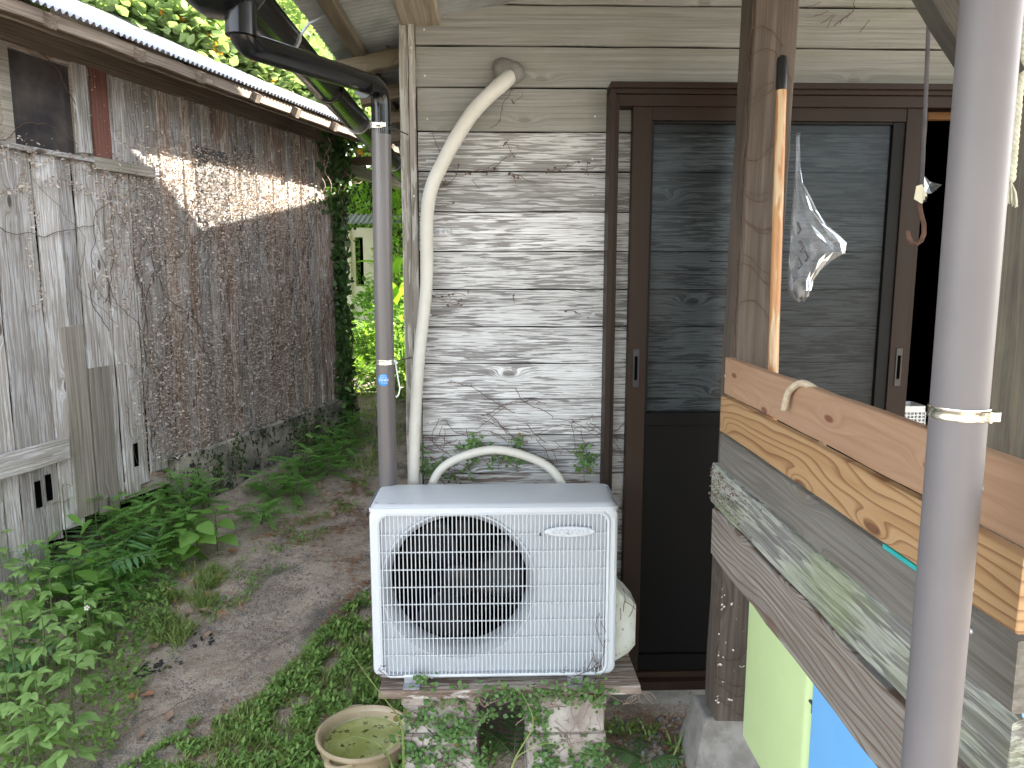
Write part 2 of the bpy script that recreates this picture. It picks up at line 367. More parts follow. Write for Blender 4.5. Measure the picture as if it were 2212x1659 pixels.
M['blue'] = surf('blue_sticker', (.01, .24, .75), (.01, .22, .7), .3, 4, 0)
M['sticker_w'] = surf('sticker_white', (.5, .62, .82), (.45, .58, .8), .3, 4, 0)
M['paper'] = surf('cream_paper_tag', (.7, .68, .52), (.65, .62, .48), .7, 10, 0)
M['ink'] = surf('ink', (.02, .02, .03), (.02, .02, .03), .7, 10, 0)
M['screw'] = surf('zinc_screw', (.6, .62, .64), (.5, .5, .52), .35, 20, 0, metal=.5)
M['vine'] = surf('dead_vine_bark', (.075, .045, .03), (.12, .075, .055), .9, 60, .2)
M['vine_pale'] = surf('pale_dead_vine', (.3, .22, .17), (.22, .16, .12), .9, 60, .2)
M['stem'] = surf('green_stem', (.07, .12, .03), (.1, .13, .045), .6, 30, 0)
M['bark'] = surf('tree_bark', (.1, .075, .05), (.06, .045, .03), .9, 12, .6, bscale=25, bdist=.01)
M['plaster'] = surf('whitewashed_wall', (.8, .76, .64), (.68, .64, .52), .9, 2, .2)
M['house_wall'] = surf('dark_side_wall', (.16, .14, .12), (.12, .1, .09), .9, 3, .3)
M['roof_red'] = surf('red_roof_edge', (.35, .13, .1), (.3, .1, .08), .7, 5, .1)
M['char'] = surf('charcoal_debris', (.02, .02, .022), (.035, .033, .032), .95, 30, .6)
M['twig'] = surf('dry_twig', (.2, .14, .09), (.13, .085, .055), .9, 40, .2)
M['needle'] = surf('rust_brown_litter', (.2, .09, .05), (.12, .06, .035), .9, 40, 0)
M['stone'] = surf('gravel_stone', (.22, .21, .2), (.13, .125, .12), .9, 20, .3)
M['leaf_tree'] = leafmat('broad_tree_leaf', (.18, .27, .1), (.3, .4, .19), .45, .4, (1.3, 1.3, .75), dead=(.5, .2, .03))
M['leaf_tree2'] = leafmat('dark_tree_leaf', (.06, .11, .035), (.1, .17, .05), .4)
M['leaf_hedge'] = leafmat('hedge_leaf', (.16, .3, .05), (.26, .42, .08), .5, .5, (1.4, 1.5, .5))
M['leaf_a'] = leafmat('soft_green_leaf', (.2, .34, .1), (.27, .44, .14), .3, .55)
M['leaf_b'] = leafmat('bright_green_leaf', (.16, .33, .06), (.23, .43, .1), .4, .5)
M['leaf_c'] = leafmat('pinnate_leaflet', (.13, .31, .06), (.22, .43, .11), .35, .55)
M['leaf_fern'] = leafmat('fern_pinna', (.13, .29, .11), (.18, .35, .15), .3, .5)
M['leaf_ivy'] = leafmat('ivy_leaf', (.03, .075, .02), (.07, .14, .04), .25, .4)
M['leaf_fig'] = leafmat('creeping_fig_leaf', (.06, .14, .04), (.13, .24, .07), .25, .4, dead=(.2, .16, .04))
M['leaf_cover'] = leafmat('ground_cover_leaf', (.13, .25, .06), (.24, .37, .1), .3, .6, dead=(.3, .24, .12))
M['leaf_dry'] = leafmat('dry_leaf', (.28, .19, .13), (.42, .31, .23), .1, .8, (1, 1, 1))
M['leaf_orange'] = leafmat('orange_dead_leaf', (.4, .19, .1), (.5, .25, .14), .1, .8, (1, 1, 1))
M['dry_curl'] = leafmat('dry_vine_tendril', (.24, .175, .13), (.66, .59, .52), .05, .9, (1, 1, 1))
M['root_curl'] = leafmat('rootlet_curl', (.1, .065, .045), (.32, .27, .23), .0, .9, (1, 1, 1))
M['grass'] = leafmat('grass_blade', (.15, .25, .06), (.34, .4, .15), .3, .6)
M['grass_far'] = leafmat('far_grass', (.15, .3, .06), (.25, .4, .1), .4, .6)
M['dry_seed'] = leafmat('dry_brown_seed', (.35, .18, .09), (.45, .26, .14), .1, .8, (1, 1, 1))
M['petal'] = leafmat('white_petal', (.8, .8, .8), (.8, .8, .8), .2, .5, (1, 1, 1))
M['yolk'] = surf('yellow_flower_centre', (.6, .35, .02), (.5, .3, .02), .7, 50, 0)

for _m, _s in (('door_panel', .12), ('bronze', .16), ('ac_dark', .1), ('fan', .3), ('void', 0.), ('rubber', .2), ('black_pvc', .45)):
    M[_m].node_tree.nodes['Principled BSDF'].inputs['Specular IOR Level'].default_value = _s

def glassmat(name, tint, trans, rough, dirt, refl=.8):
    m, t, b = newmat(name); q = N(t)
    tc = q.n('TexCoord').outputs['Object']; n = q.noise(tc, 2.5, 5.)
    g = q.n('BsdfGlossy', {0: (.8, .85, .9, 1), 1: rough}); tr = q.n('BsdfTransparent', {0: (*tint, 1)}); df = q.n('BsdfDiffuse', {0: (*dirt, 1)})
    fr = q.n('Fresnel', {0: 1.45}).outputs[0]
    a = q.n('MixShader', {0: q.m('MULTIPLY_ADD', n, .25, 1 - trans - .12), 1: tr.outputs[0], 2: df.outputs[0]})
    c = q.n('MixShader', {0: q.m('MULTIPLY', fr, refl, clamp=True), 1: a.outputs[0], 2: g.outputs[0]})
    t.links.new(c.outputs[0], t.nodes['Material Output'].inputs[0]); return m
M['pane'] = glassmat('dusty_door_glass', (.58, .6, .61), .9, .2, (.05, .054, .056), .34)
M['bag'] = glassmat('clear_plastic_bag', (.94, .95, .97), .93, .25, (.5, .53, .58), .7)
M['water'] = surf('green_stagnant_water', (.26, .3, .08), (.42, .46, .2), .12, 7, .0, spot=(.07, .075, .015), spota=.54, coat=1.)

def groundmat():
    m, t, b = newmat('dirt_path_ground'); q = N(t); tc = q.n('TexCoord').outputs['Object']
    n1 = q.noise(tc, 1.7, 6., .62); n2 = q.noise(tc, 9., 6., .7); n3 = q.noise(tc, 190., 3., .6); n4 = q.noise(tc, 48., 5., .7); n5 = q.noise(tc, 22., 5., .7)
    c = q.mix(q.sstep(n2, .35, .65), (.34, .275, .21), (.52, .435, .345))
    c = q.mix(q.m('MULTIPLY', q.sstep(n1, .48, .62), .75), c, (.64, .53, .42))
    c = q.mix(q.m('MULTIPLY', q.sstep(n5, .5, .62), .5), c, (.24, .17, .11))
    dk = q.noise(q.n('Mapping', {0: tc, 1: (3.3, 1.2, 0), 3: (1, .6, 1)}).outputs[0], 2.2, 5., .6)
    c = q.mix(q.m('MULTIPLY', q.sstep(dk, .56, .64), .75), c, (.09, .085, .08))
    c = q.mix(q.m('MULTIPLY', q.sstep(n4, .52, .68), .5), c, (.13, .1, .08))
    c = q.mix(q.m('MULTIPLY', q.sstep(n3, .56, .66), .75), c, (.7, .66, .6))
    c = q.mix(q.m('MULTIPLY', q.sstep(n3, .42, .32), .6), c, (.1, .08, .065))
    sp = q.n('SeparateXYZ', {0: tc})
    far = q.sstep(sp.outputs[1], 8.3, 9.2); c = q.mix(far, c, (.09, .15, .04))
    t.links.new(c, b.inputs['Base Color']); b.inputs['Roughness'].default_value = .95
    h = q.m('ADD', q.m('MULTIPLY', n3, .5), q.m('ADD', q.m('MULTIPLY', n4, 1.2), n2))
    t.links.new(q.bump(h, 1., .014), b.inputs['Normal']); return m
M['ground'] = groundmat()

# ------------------------------------------------------------ ground
def make_ground():
    b = MB(); xs = []; ys = []
    xs = sorted(set([-90, -50, -25, -12, -8, -5] + [round(-3.6 + .045 * i, 3) for i in range(118)] + [2.5, 4, 7, 12, 25, 60, 90]))
    ys = sorted(set([-60, -25, -10, -4, -1, .4] + [round(1 + .05 * i, 3) for i in range(160)] + [9.6, 11, 14, 20, 40, 90, 150]))
    r_ = random.Random(2)
    from mathutils import noise as mn
    for y in ys:
        for x in xs:
            z = gz(x, y)
            if abs(x) < 4 and 0 < y < 9.3:
                z += .018 * mn.noise(Vector((x * 3, y * 3, 0))) + .008 * mn.noise(Vector((x * 14, y * 14, 3)))
            b.v.append((x, y, z))
    nx = len(xs)
    for j in range(len(ys) - 1):
        for i in range(nx - 1): b.f.append((j * nx + i, j * nx + i + 1, (j + 1) * nx + i + 1, (j + 1) * nx + i))
    o = b.obj('ground', M['ground'], smooth_=False); o.data.shade_smooth(); struct(o)
make_ground()

# ------------------------------------------------------------ the house (facade, eave, sliding door)
house = thing('house', 'weathered board-sided house wall with brown aluminium sliding door behind the white outdoor unit', 'house', (0, 2.55, 0))
HY = 2.55
SEAMS = [2.78, 2.64, 2.499, 2.373, 2.245, 2.107, 1.981, 1.851, 1.722, 1.596, 1.47, 1.345, 1.222, 1.095, .959, .83, .70, .57, .44, .31, .19]
SCREW = MB(); SCREW.lathe([(0, .0), (.0035, 0), (.0035, .0015), (.002, .0025), (0, .0022)], 10); SCREWM = SCREW.mesh('screw', M['screw'])
def screw(parent, x, z, y, sc=1., ry=0.):
    return link('screw', SCREWM, parent, mw=Matrix.Translation((x, y, z)) @ Euler((R(90), 0, ry)).to_matrix().to_4x4() @ Matrix.Scale(sc, 4))
def siding(x0, x1, z0, z1, seed, mat, y=0.):
    L = x1 - x0; Wd = z1 - z0 - .0035; T = .012
    me = board_mesh(L, Wd, T, mat, seed, edge=.0008, ends=.001, ch=.0015, name='siding_board')
    o = link('siding_board', me, house, loc=((x0 + x1) / 2, y, (z0 + z1) / 2), rot=(R(-3.2), 0, 0))
    return o
k = 0
for i in range(len(SEAMS) - 1):
    z1, z0 = SEAMS[i], SEAMS[i + 1]
    k += 1
    if z0 > 2.2:
        o = siding(-.238, 2.25, z0, z1, k, M['siding_top']); xs_ = [-.21]
    else:
        mt = M['siding_low'] if z1 < .97 else M['siding'] if z0 < 1.84 else M['siding_mid'] if z0 < 2.0 else M['siding_top']
        o = siding(-.236, 1.385, z0, z1, k, mt); xs_ = [-.215 + rnd.uniform(0, .02), .345 + rnd.uniform(-.01, .01), .418]
    for x in xs_:
        screw(o, x - o.location.x, -.02 + rnd.uniform(-.012, .012), -.0065)
# wall body behind the boards, with the doorway left open
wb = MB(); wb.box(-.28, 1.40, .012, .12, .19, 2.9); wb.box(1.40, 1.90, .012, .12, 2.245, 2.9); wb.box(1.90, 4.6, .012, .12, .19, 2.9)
wb.obj('wall_core', M['void'], house)  # coloured black so the board seams look deeply shaded
sw = MB(); sw.box(-.28, -.16, .121, 5.5, .19, 2.9); sw.obj('side_wall', M['house_wall'], house)
# dark room behind the doorway
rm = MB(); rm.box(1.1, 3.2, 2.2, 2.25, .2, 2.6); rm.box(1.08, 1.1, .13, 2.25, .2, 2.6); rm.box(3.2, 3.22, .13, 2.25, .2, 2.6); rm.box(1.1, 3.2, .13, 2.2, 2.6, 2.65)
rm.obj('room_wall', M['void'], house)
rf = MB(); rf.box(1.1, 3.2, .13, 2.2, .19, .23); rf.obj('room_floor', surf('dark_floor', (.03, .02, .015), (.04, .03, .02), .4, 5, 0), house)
tr = MB(); tr.box(1.41, 1.90, .1, .13, 2.175, 2.2, .002); tr.obj('lintel_trim', M['room_trim'], house)
tr = MB(); tr.box(1.475, 1.487, .25, .3, .23, 2.17, .002); tr.obj('room_door_edge', surf('pale_room_edge', (.3, .22, .09), (.25, .18, .07), .5, 5, 0), house)
# corner post (two faces) and eave beam
for (x0, x1, y0, y1) in ((-.292, -.262, -.012, .1), (-.2605, -.24, -.022, .1)):
    me = board_mesh(2.55, x1 - x0, y1 - y0, M['trim'], k, edge=.0008, ch=.002, name='corner_board'); k += 1
    o = link('corner_board', me, house, mw=Matrix.Translation(((x0 + x1) / 2, (y0 + y1) / 2, 1.3)) @ Euler((0, R(-90), 0)).to_matrix().to_4x4())
    if x0 > -.27:
        for z in (2.36, 1.9, 1.26, .85): screw(o, z - 1.3, 0, -.062)
me = board_mesh(1.9, .128, .13, M['beam'], 91, edge=.001, ch=.004, name='eave_beam')
link('eave_beam', me, house, mw=Matrix.Translation((-.222, -.94, 2.497)) @ Euler((R(90), 0, R(90))).to_matrix().to_4x4())
# foundation under the door
fd = MB(); fd.box(-.28, 4.6, -.005, .2, -.3, .178, .006); bev(fd.obj('foundation', M['concrete'], house), .004)
fv = MB(); fv.box(.38, 1.95, -.0, .1, .1785, .189); fv.obj('foundation_vent_strip', M['rubber'], house)
# door frame
def bar(name, x0, x1, y0, y1, z0, z1, mat=M['bronze'], parent=house, c=.0015):
    return MB().box(x0, x1, y0, y1, z0, z1, c).obj(name, mat, parent)
bar('frame_head', .379, 2.0, -.085, -.01, 2.212, 2.243)
bar('frame_head_lip', .3785, 2.0, -.1, -.0851, 2.226, 2.2445)
bar('frame_track', .41, 2.0, -.075, -.012, 2.176, 2.2115)
bar('frame_jamb', .379, .397, -.09, -.008, .19, 2.2255)
bar('frame_jamb_lip', .3975, .411, -.075, -.008, .19, 2.2115)
bar('frame_jamb', 1.93, 1.97, -.09, -.0, .19, 2.2115)
bar('frame_sill', .379, 2.0, -.1, .02, .19, .222)
bar('frame_sill_rail', .412, 1.93, -.07, -.03, .2225, .243)
def sliding_door(x0, x1, yd, stile0=.06, stile1=.08, handle_x=None, near=True):
    d = link('sliding_door', None, house, (x0, yd, .245))
    W_ = x1 - x0; H_ = 2.19 - .245; ym = .018
    bar('stile', 0, stile0, -ym, ym, 0, H_, parent=d); bar('stile', W_ - stile1, W_, -ym, ym, 0, H_, parent=d)
    bar('top_rail', stile0 + .0005, W_ - stile1 - .0005, -ym + .002, ym, H_ - .055, H_, parent=d)
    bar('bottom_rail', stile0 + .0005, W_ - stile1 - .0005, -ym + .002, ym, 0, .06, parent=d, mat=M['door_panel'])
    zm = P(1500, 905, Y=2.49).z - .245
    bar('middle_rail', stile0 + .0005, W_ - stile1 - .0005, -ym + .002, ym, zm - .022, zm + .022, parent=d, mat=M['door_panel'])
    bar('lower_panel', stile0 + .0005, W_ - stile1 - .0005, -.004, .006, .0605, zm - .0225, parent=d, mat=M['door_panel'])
    bar('glass', stile0 + .001, W_ - stile1 - .001, -.002, .002, zm + .0225, H_ - .0555, parent=d, mat=M['pane'], c=0)
    bar('gasket', stile0 + .0006, stile0 + .008, -.012, .008, zm + .023, H_ - .056, parent=d, mat=M['rubber'])
    bar('gasket', W_ - stile1 - .04, W_ - stile1 - .0006, -.012, .008, zm + .023, H_ - .056, parent=d, mat=M['rubber'])
    bar('gasket', stile0 + .009, W_ - stile1 - .041, -.012, .008, H_ - .064, H_ - .056, parent=d, mat=M['rubber'])
    for hx in handle_x:
        h = bar('handle', hx - .011, hx + .011, -ym - .003, -ym + .001, 1.025, 1.155, parent=d, mat=M['black_pl'], c=.001)
        bar('handle_recess', hx - .005, hx + .005, -ym - .0042, -ym - .0032, 1.05, 1.13, parent=h, mat=M['void'], c=0)
    return d
dz = P(1367, 835, Y=2.49).z
sliding_door(P(1355, 800, Y=2.49).x, P(1951, 800, Y=2.49).x, -.045, .062, .052, handle_x=[.028, (P(1951, 800, Y=2.49).x - P(1355, 800, Y=2.49).x) - .02])
bar('meeting_stile', P(1951, 800, Y=2.50).x + .004, P(1951, 800, Y=2.50).x + .03, -.03, .012, .245, 2.176)
# conduit bits on the siding
b = MB(); b.box(0, .05, -.002, 0, -.01, .01); o = b.obj('steel_strap', M['galv'], house, loc=(P(940, 500, Y=2.53).x, -.012, P(940, 500, Y=2.53).z))
for i in range(3):
    c = MB(); c.lathe([(0, 0), (.005, 0), (.0055, .002), (.002, .003), (0, .001)], 10); c.obj('strap_rivet', M['galv'], o, loc=(.011 + i * .015, -.002, 0), rot=(R(90), 0, 0))
b = MB(); b.box(-.012, .012, -.003, 0, -.012, .012); o = b.obj('pipe_clip', M['galv'], house, loc=(P(1121, 960, Y=2.53).x, -.016, P(1121, 960, Y=2.53).z))
b = MB(); b.tube([(0, 0, 0), (0, -.03, .002)], .0016, 6); b.obj('nail', M['rebar'], house, loc=(P(1270, 687, Y=2.53).x, -.008, P(1270, 687, Y=2.53).z))

# eave roof: corrugated sheets, battens, rafters, gutter
def corrug(name, mat, length, run, pitch, amp, parent, mw, spw=8, rows=3, thick=.0012):
    n = int(length / pitch * spw); b = MB(); 
    for j in range(rows + 1):
        for i in range(n + 1):
            s_ = length * i / n; b.v.append((s_, run * j / rows, amp * math.cos(2 * math.pi * s_ / pitch)))
    for j in range(rows):
        for i in range(n): b.f.append((j * (n + 1) + i, j * (n + 1) + i + 1, (j + 1) * (n + 1) + i + 1, (j + 1) * (n + 1) + i))
    me = b.mesh(name, mat); me.shade_smooth(); return link(name, me, parent, mw=mw)
RS = .2                                   # eave slope
ra = math.atan(RS)
for i in range(11):
    y0 = -4.4 + i * .82  # sheets nearer than the gutter end are added out of view to dim the facade
    # local x -> +Y, local y -> up-slope (+X), z up-ish (negated handedness handled by matrix)
    mx = Matrix(((0, math.cos(ra), -math.sin(ra), -.535), (1, 0, 0, y0), (0, math.sin(ra), math.cos(ra), 2.385 + (i % 2) * .0025), (0, 0, 0, 1)))
    corrug('roof_sheet', M['tin_under'], .85, 5.2, .0318, .0045, house, mx)
for i in range(11):
    y0 = .13 + .43 * i
    if i == 0: pass
    me = board_mesh(.36, .045 + .008, .05, M['rafter'], 200 + i, edge=.002, ch=.004, name='rafter')
    link('rafter', me, house, mw=Matrix.Translation((-.335, y0, 2.345 + .02)) @ Euler((0, -ra, 0)).to_matrix().to_4x4())
for i, x in enumerate((-.44,)):
    me = board_mesh(9.5, .03, .045, M['rafter'], 300 + i, edge=.001, ch=.002, name='batten')
    link('batten', me, house, mw=Matrix.Translation((x, .2, 2.385 + (x + .535) * RS - .021)) @ Euler((0, 0, R(90))).to_matrix().to_4x4())
GX, GZ = -.6, 2.33
b = MB(); prof = [(math.cos(a) * .052, math.sin(a) * .052) for a in [math.pi + math.pi * k_ / 12 for k_ in range(13)]]
prof = [(-.056, .006), (-.052, .004)] + prof + [(.052, .004), (.056, .006)]
for y in (-.8, 6.2):
    for (a, c) in prof: b.v.append((a, y, c))
for i in range(len(prof) - 1): b.f.append((i, i + 1, len(prof) + i + 1, len(prof) + i))
b.f.append(tuple(range(len(prof))))
g = b.obj('gutter', M['black_pvc'], house, loc=(GX, 0, GZ)); autosmooth(g, 50); g.modifiers.new('s', 'SOLIDIFY').thickness = .002
for i in range(8):
    y = -.25 + .62 * i
    c = MB(); c.tube([(.055 * math.cos(a), y, .055 * math.sin(a)) for a in [math.pi + math.pi * k_ / 10 for k_ in range(11)]] + [(.08, y, .03), (.17, y, .07)], .004, 6)
    c.obj('gutter_hanger', M['black_pvc' if i % 2 else 'galv'], g)
# unseen blocks added behind the eave, shaped to throw the shade on the shed
def shed_hit(px, py): 
    s_, z = S(px, py); return SW(s_, 0, z)
A, B_, C_ = shed_hit(700, 435), shed_hit(430, 500), shed_hit(262, 318)
XH = .3
def onx(p): t = (XH - p.x) / SUN.x; return p + SUN * t
a_, b_, c_ = onx(A), onx(B_), onx(C_)
shade_rear = MB(); zf = lambda y: b_.z + (a_.z - b_.z) / (a_.y - b_.y) * (y - b_.y)
y0, y1 = c_.y - HY, 8.3 - HY
def prism(pts, x0, x1):
    n = len(pts); v = [(x0, y, z) for y, z in pts] + [(x1, y, z) for y, z in pts]
    f = [tuple(range(n - 1, -1, -1)), tuple(range(n, 2 * n))] + [(i, (i + 1) % n, n + (i + 1) % n, n + i) for i in range(n)]
    return v, f
v, f = prism([(b_.y - HY, .2), (8.3 - HY, .2), (8.3 - HY, zf(8.3)), (b_.y - HY, b_.z)], XH, 6); shade_rear.add(v, f)
shade_rear.obj('shade_block_rear', M['house_wall'], house)
up = MB(); sl_ = (c_.z - b_.z) / (b_.y - c_.y)
ry = c_.y - 1.1; rz = c_.z + sl_ * 1.1
v, f = prism([ (b_.y - HY - .004, 2.92), (b_.y - HY - .004, b_.z), (ry - HY, rz), (1.6, rz - .5), (1.6, 2.92)], XH, 6); up.add(v, f)
up.obj('shade_block_upper', M['house_wall'], house)

# ------------------------------------------------------------ downpipes
def bend(pts, r_, n=6):
    out = [Vector(pts[0])]
    for i in range(1, len(pts) - 1):
        a, b, c = Vector(pts[i - 1]), Vector(pts[i]), Vector(pts[i + 1])
        u = (a - b).normalized(); v = (c - b).normalized(); p0 = b + u * r_; p1 = b + v * r_
        for k_ in range(n + 1):
            t = k_ / n; out.append(p0 * (1 - t) ** 2 + b * 2 * t * (1 - t) + p1 * t * t)
    out.append(Vector(pts[-1])); return out
dp = thing('downpipe', 'black elbowed gutter pipe turning into grey-mauve downpipe beside the corner post with a blue sticker', 'drainpipe', (-.34, 2.4, 0))
o0 = Vector(dp.location)
pA = P(521, 40, Y=1.76); pB = P(519, 92, Y=1.765); pC = P(828, 200, Y=2.40); pC.x = -.334
def rel(pts): return [p - o0 for p in pts]
b = MB(); b.tube(rel(bend([pA + Vector((0, 0, .03)), pB + Vector((0, 0, -.0)), pC + Vector((0, 0, .015)), Vector((-.334, 2.4, 2.07))], .055, 8)), .0295, 28)
autosmooth(b.obj('elbow_pipe', M['black_pvc'], dp), 50)
b = MB(); b.tube(rel([pA + Vector((0, 0, .03)), P(521, 78, Y=1.76)]), .0335, 28); autosmooth(b.obj('socket_collar', M['black_pvc'], dp), 50)
dd = (pC - pB).normalized()
b = MB(); q0 = pB + (pC - pB) * .84; b.tube(rel([q0, q0 + dd * .006]), .0315, 28); b.obj('pipe_joint', M['black_pvc'], dp)
# collector box under the gutter
b = MB(); cx, cy, cz = GX + .01, 1.76, 2.275
sec = [(.085, .12, .1), (.088, .12, .03), (.085, .11, -.01), (.065, .08, -.045), (.04, .045, -.062)]
for (a, c, z) in sec:
    for k_ in range(24):
        an = 2 * math.pi * k_ / 24; ca, sa = math.cos(an), math.sin(an)
        e = .55; b.v.append((a * math.copysign(abs(ca) ** e, ca), c * math.copysign(abs(sa) ** e, sa), z))
for i in range(len(sec) - 1):
    for k_ in range(24): b.f.append((i * 24 + k_, i * 24 + (k_ + 1) % 24, (i + 1) * 24 + (k_ + 1) % 24, (i + 1) * 24 + k_))
b.f.append(tuple(range(96, 120))); b.f.append(tuple(range(0, 24)))
autosmooth(b.obj('collector_box', M['black_pvc'], dp, loc=Vector((cx, cy, cz)) - o0), 50)
b = MB(); b.tube([(.006, 0, 2.09), (0, 0, 1.6), (0, 0, .44)], .0295, 28); autosmooth(b.obj('vertical_pipe', M['pipe'], dp), 50)
def clamp(parent, x, y, z, r_, wd=.016, nail=None, nmat='rebar'):
    c = link('hose_clamp', MB().lathe([(r_, -wd / 2), (r_ + .002, -wd / 2), (r_ + .0025, -wd / 2 + .002), (r_ + .0015, -wd * .2), (r_ + .0015, wd * .2), (r_ + .0025, wd / 2 - .002), (r_ + .002, wd / 2), (r_, wd / 2)], 36).mesh('hose_clamp', M['steel']), parent, (x, y, z))
    autosmooth(c, 40)
    b = MB(); b.box(.25 * r_, .85 * r_, -r_ - .006, -r_ * .55, -wd * .42, wd * .42, .001); b.box(.35 * r_, .45 * r_, -r_ - .009, -r_, -wd * .45, wd * .45); b.obj('clamp_buckle', M['steel'], c)
    if nail: b = MB(); b.tube([(r_, 0, .0), nail], .0022, 8); b.obj('clamp_nail', M[nmat], c)
clamp(dp, 0, 0, P(828, 271, Y=2.38).z, .0295, nail=(.075, .12, -.002))
clamp(dp, 0, 0, P(838, 783, Y=2.38).z, .0295, nail=(.07, .12, 0))
# sticker: wrapped on the pipe
def wrap_disc(r_, R_, x0, x1, z0, z1, n=14, rr=None):
    b = MB(); m_ = 14
    for j in range(m_ + 1):
        z = -rr + 2 * rr * j / m_ if rr else z0 + (z1 - z0) * j / m_
        hw = math.sqrt(max(0, rr * rr - z * z)) if rr else None
        for i in range(n + 1):
            u = (-hw + 2 * hw * i / n) if rr else x0 + (x1 - x0) * i / n
            a = u / R_; b.v.append((math.sin(a) * R_, -math.cos(a) * R_, z))
    for j in range(m_):
        for i in range(n): b.f.append((j * (n + 1) + i, j * (n + 1) + i + 1, (j + 1) * (n + 1) + i + 1, (j + 1) * (n + 1) + i))
    return b
zs = P(838, 821, Y=2.37).z
st = wrap_disc(0, .0302, 0, 0, 0, 0, rr=.0195).obj('round_sticker', M['blue'], dp, loc=(-.002, 0, zs), smooth_=False); st.data.shade_smooth()
b = MB()
def strip(u0, u1, z0, z1, R_=.0306): 
    q_ = wrap_disc(0, R_, u0, u1, z0, z1, n=6); b.add(q_.v, q_.f)
strip(-.018, .018, .0035, .0042); strip(-.018, .018, -.0035, -.0042)
for u in (-.014, -.007, .0, .005, .011): strip(u, u + .0042, -.0024, .0026)
for u in (-.009, -.003, .003): strip(u, u + .0035, .012, .0145)
for u in (-.011, -.003, .005): strip(u, u + .0045, .0065, .009)
for u in (-.008, 0, .007): strip(u, u + .005, -.0075, -.0065); strip(u, u + .0055, -.0115, -.0105)
b.obj('sticker_print', M['sticker_w'], st)
zt = P(865, 783, Y=2.37).z
b = MB(); b.tube([(.034, -.01, -.002), (.042, -.012, -.055), (.047, -.012, -.085), (.043, -.012, -.105), (.035, -.01, -.115), (.03, .0, -.11)], .0024, 6)
b.tube([(.03, -.012, .004), (.036, -.012, 0), (.04, -.01, -.006)], .0035, 6)
b.obj('cable_tie', M['white_pl'], dp, loc=(0, 0, zt), smooth_=True)

dn = thing('downpipe', 'thick lilac-grey pipe close to the camera held by a steel clamp', 'drainpipe', (.548, .85, 0))
b = MB(); b.tube([(-.005, 0, 2.9), (-.004, 0, 1.9), (0, 0, 1.4), (.003, .0, .05)], .0305, 40); autosmooth(b.obj('vertical_pipe', M['pipe_near'], dn), 50)
clamp(dn, 0, 0, P(2067, 896, Y=.83).z, .0305, wd=.014, nail=(.085, .15, .012), nmat='screw')

# ------------------------------------------------------------ posts, footing, fence
def post(label, x, y, wx, wy, z0, z1, mat, lean=(0, 0), group=None, seed=5):
    t = thing('porch_post', label, 'post', (x, y, z0), 0, group)
    me = board_mesh(z1 - z0, wx, wy, mat, seed, edge=.0012, ch=.004, name='post_timber')
    # local X -> up, local Y -> Y, local Z -> -X
    o = link('post_timber', me, t, mw=Matrix.Translation(((z1 - z0) / 2 * lean[0], (z1 - z0) / 2 * lean[1], (z1 - z0) / 2)) @ Euler((0, R(-90) + math.atan(lean[0]), 0)).to_matrix().to_4x4())
    return t
pf = post('brown porch post standing on the small concrete footing, with the orange pole leaning on it', .757, 2.21, .122, .12, .262, 3.0, M['post'], lean=(.012, 0), seed=6)
pn = post('grey knotty porch post at the right edge carrying the near fence ends', .755, 1.09, .12, .1, 0, P(2200, 222, Y=1.04).z, M['post_grey'], seed=8)
pn2 = post('weathered fence stake behind the near board ends', .93, 1.3, .09, .08, 0, 2.7, M['post_grey'], seed=9)
fo = MB()
for (a, c, z) in ((.115, .11, 0), (.112, .107, .03), (.075, .07, .2)):
    fo.v += [(-a, -c, z), (a, -c, z), (a, c, z), (-a, c, z)]
fo.f += [(0, 1, 5, 4), (1, 2, 6, 5), (2, 3, 7, 6), (3, 0, 4, 7), (4, 5, 9, 8), (5, 6, 10, 9), (6, 7, 11, 10), (7, 4, 8, 11), (8, 9, 10, 11)]
ft = thing('post_footing', 'tapered concrete footing block under the brown porch post', 'footing', (.745, 2.24, .06), mesh=fo.mesh('post_footing', M['footing'])); bev(ft, .008)
fence = thing('board_fence', 'low fence of five mismatched horizontal boards running from the post to the near pipe', 'fence', (.67, 1.5, 0))
specs = [  # y far, y near, z0, z1, material, label, thickness, sag
    (2.118, .62, 1.308, 1.412, 'b1', 'pinkish new cedar board, topmost of the fence', .022),
    (2.14, .883, 1.193, 1.297, 'b2', 'orange cedar board with bold grain, second from the top', .022),
    (2.152, .883, 1.082, 1.183, 'b3', 'grey-olive board, third from the top', .024),
    (2.225, .89, .950, 1.072, 'b4', 'mossy peeling board, second from the bottom', .024),
    (2.186, .62, .792, .945, 'b5', 'weathered ringed board, lowest of the fence', .028)]
for i, (yf, yn, z0, z1, mt, lb, T) in enumerate(specs):
    L = yf - yn; old = i > 2
    me = board_mesh(L, z1 - z0, T, M[mt], 40 + i, edge=.0028 if old else .0008, ends=.006 if old else .001, ch=.004 if old else .0025, warp=.002, name='fence_board')
    me.materials.append(M['endgrain'])
    if i in (1, 2): me.polygons[len(me.polygons) - 2].material_index = 1
    off = (0, 0, .004, .008, .003)[i]
    # local X -> -Y (far to near), local Y(front=-Y) -> -X side faces camera-left
    o = link('fence_board', me, fence, mw=Matrix.Translation((T / 2 - .0 + off, (yf + yn) / 2 - 1.5, (z0 + z1) / 2)) @ Euler((0, 0, R(-90))).to_matrix().to_4x4())
    o['label'] = lb
    if i == 0: screw(o, -L / 2 + .012, .0, -T / 2 - .001, 1.0); screw(o, L / 2 - (P(2120, 1084, X=.67).y - yn), .0, -T / 2 - .0005, 1.2)
    if i == 1: screw(o, L / 2 - .09, -.03, -T / 2 - .001, 1.2)
    if i == 2: screw(o, L / 2 - .09, .02, -T / 2 - .001, 1.2)
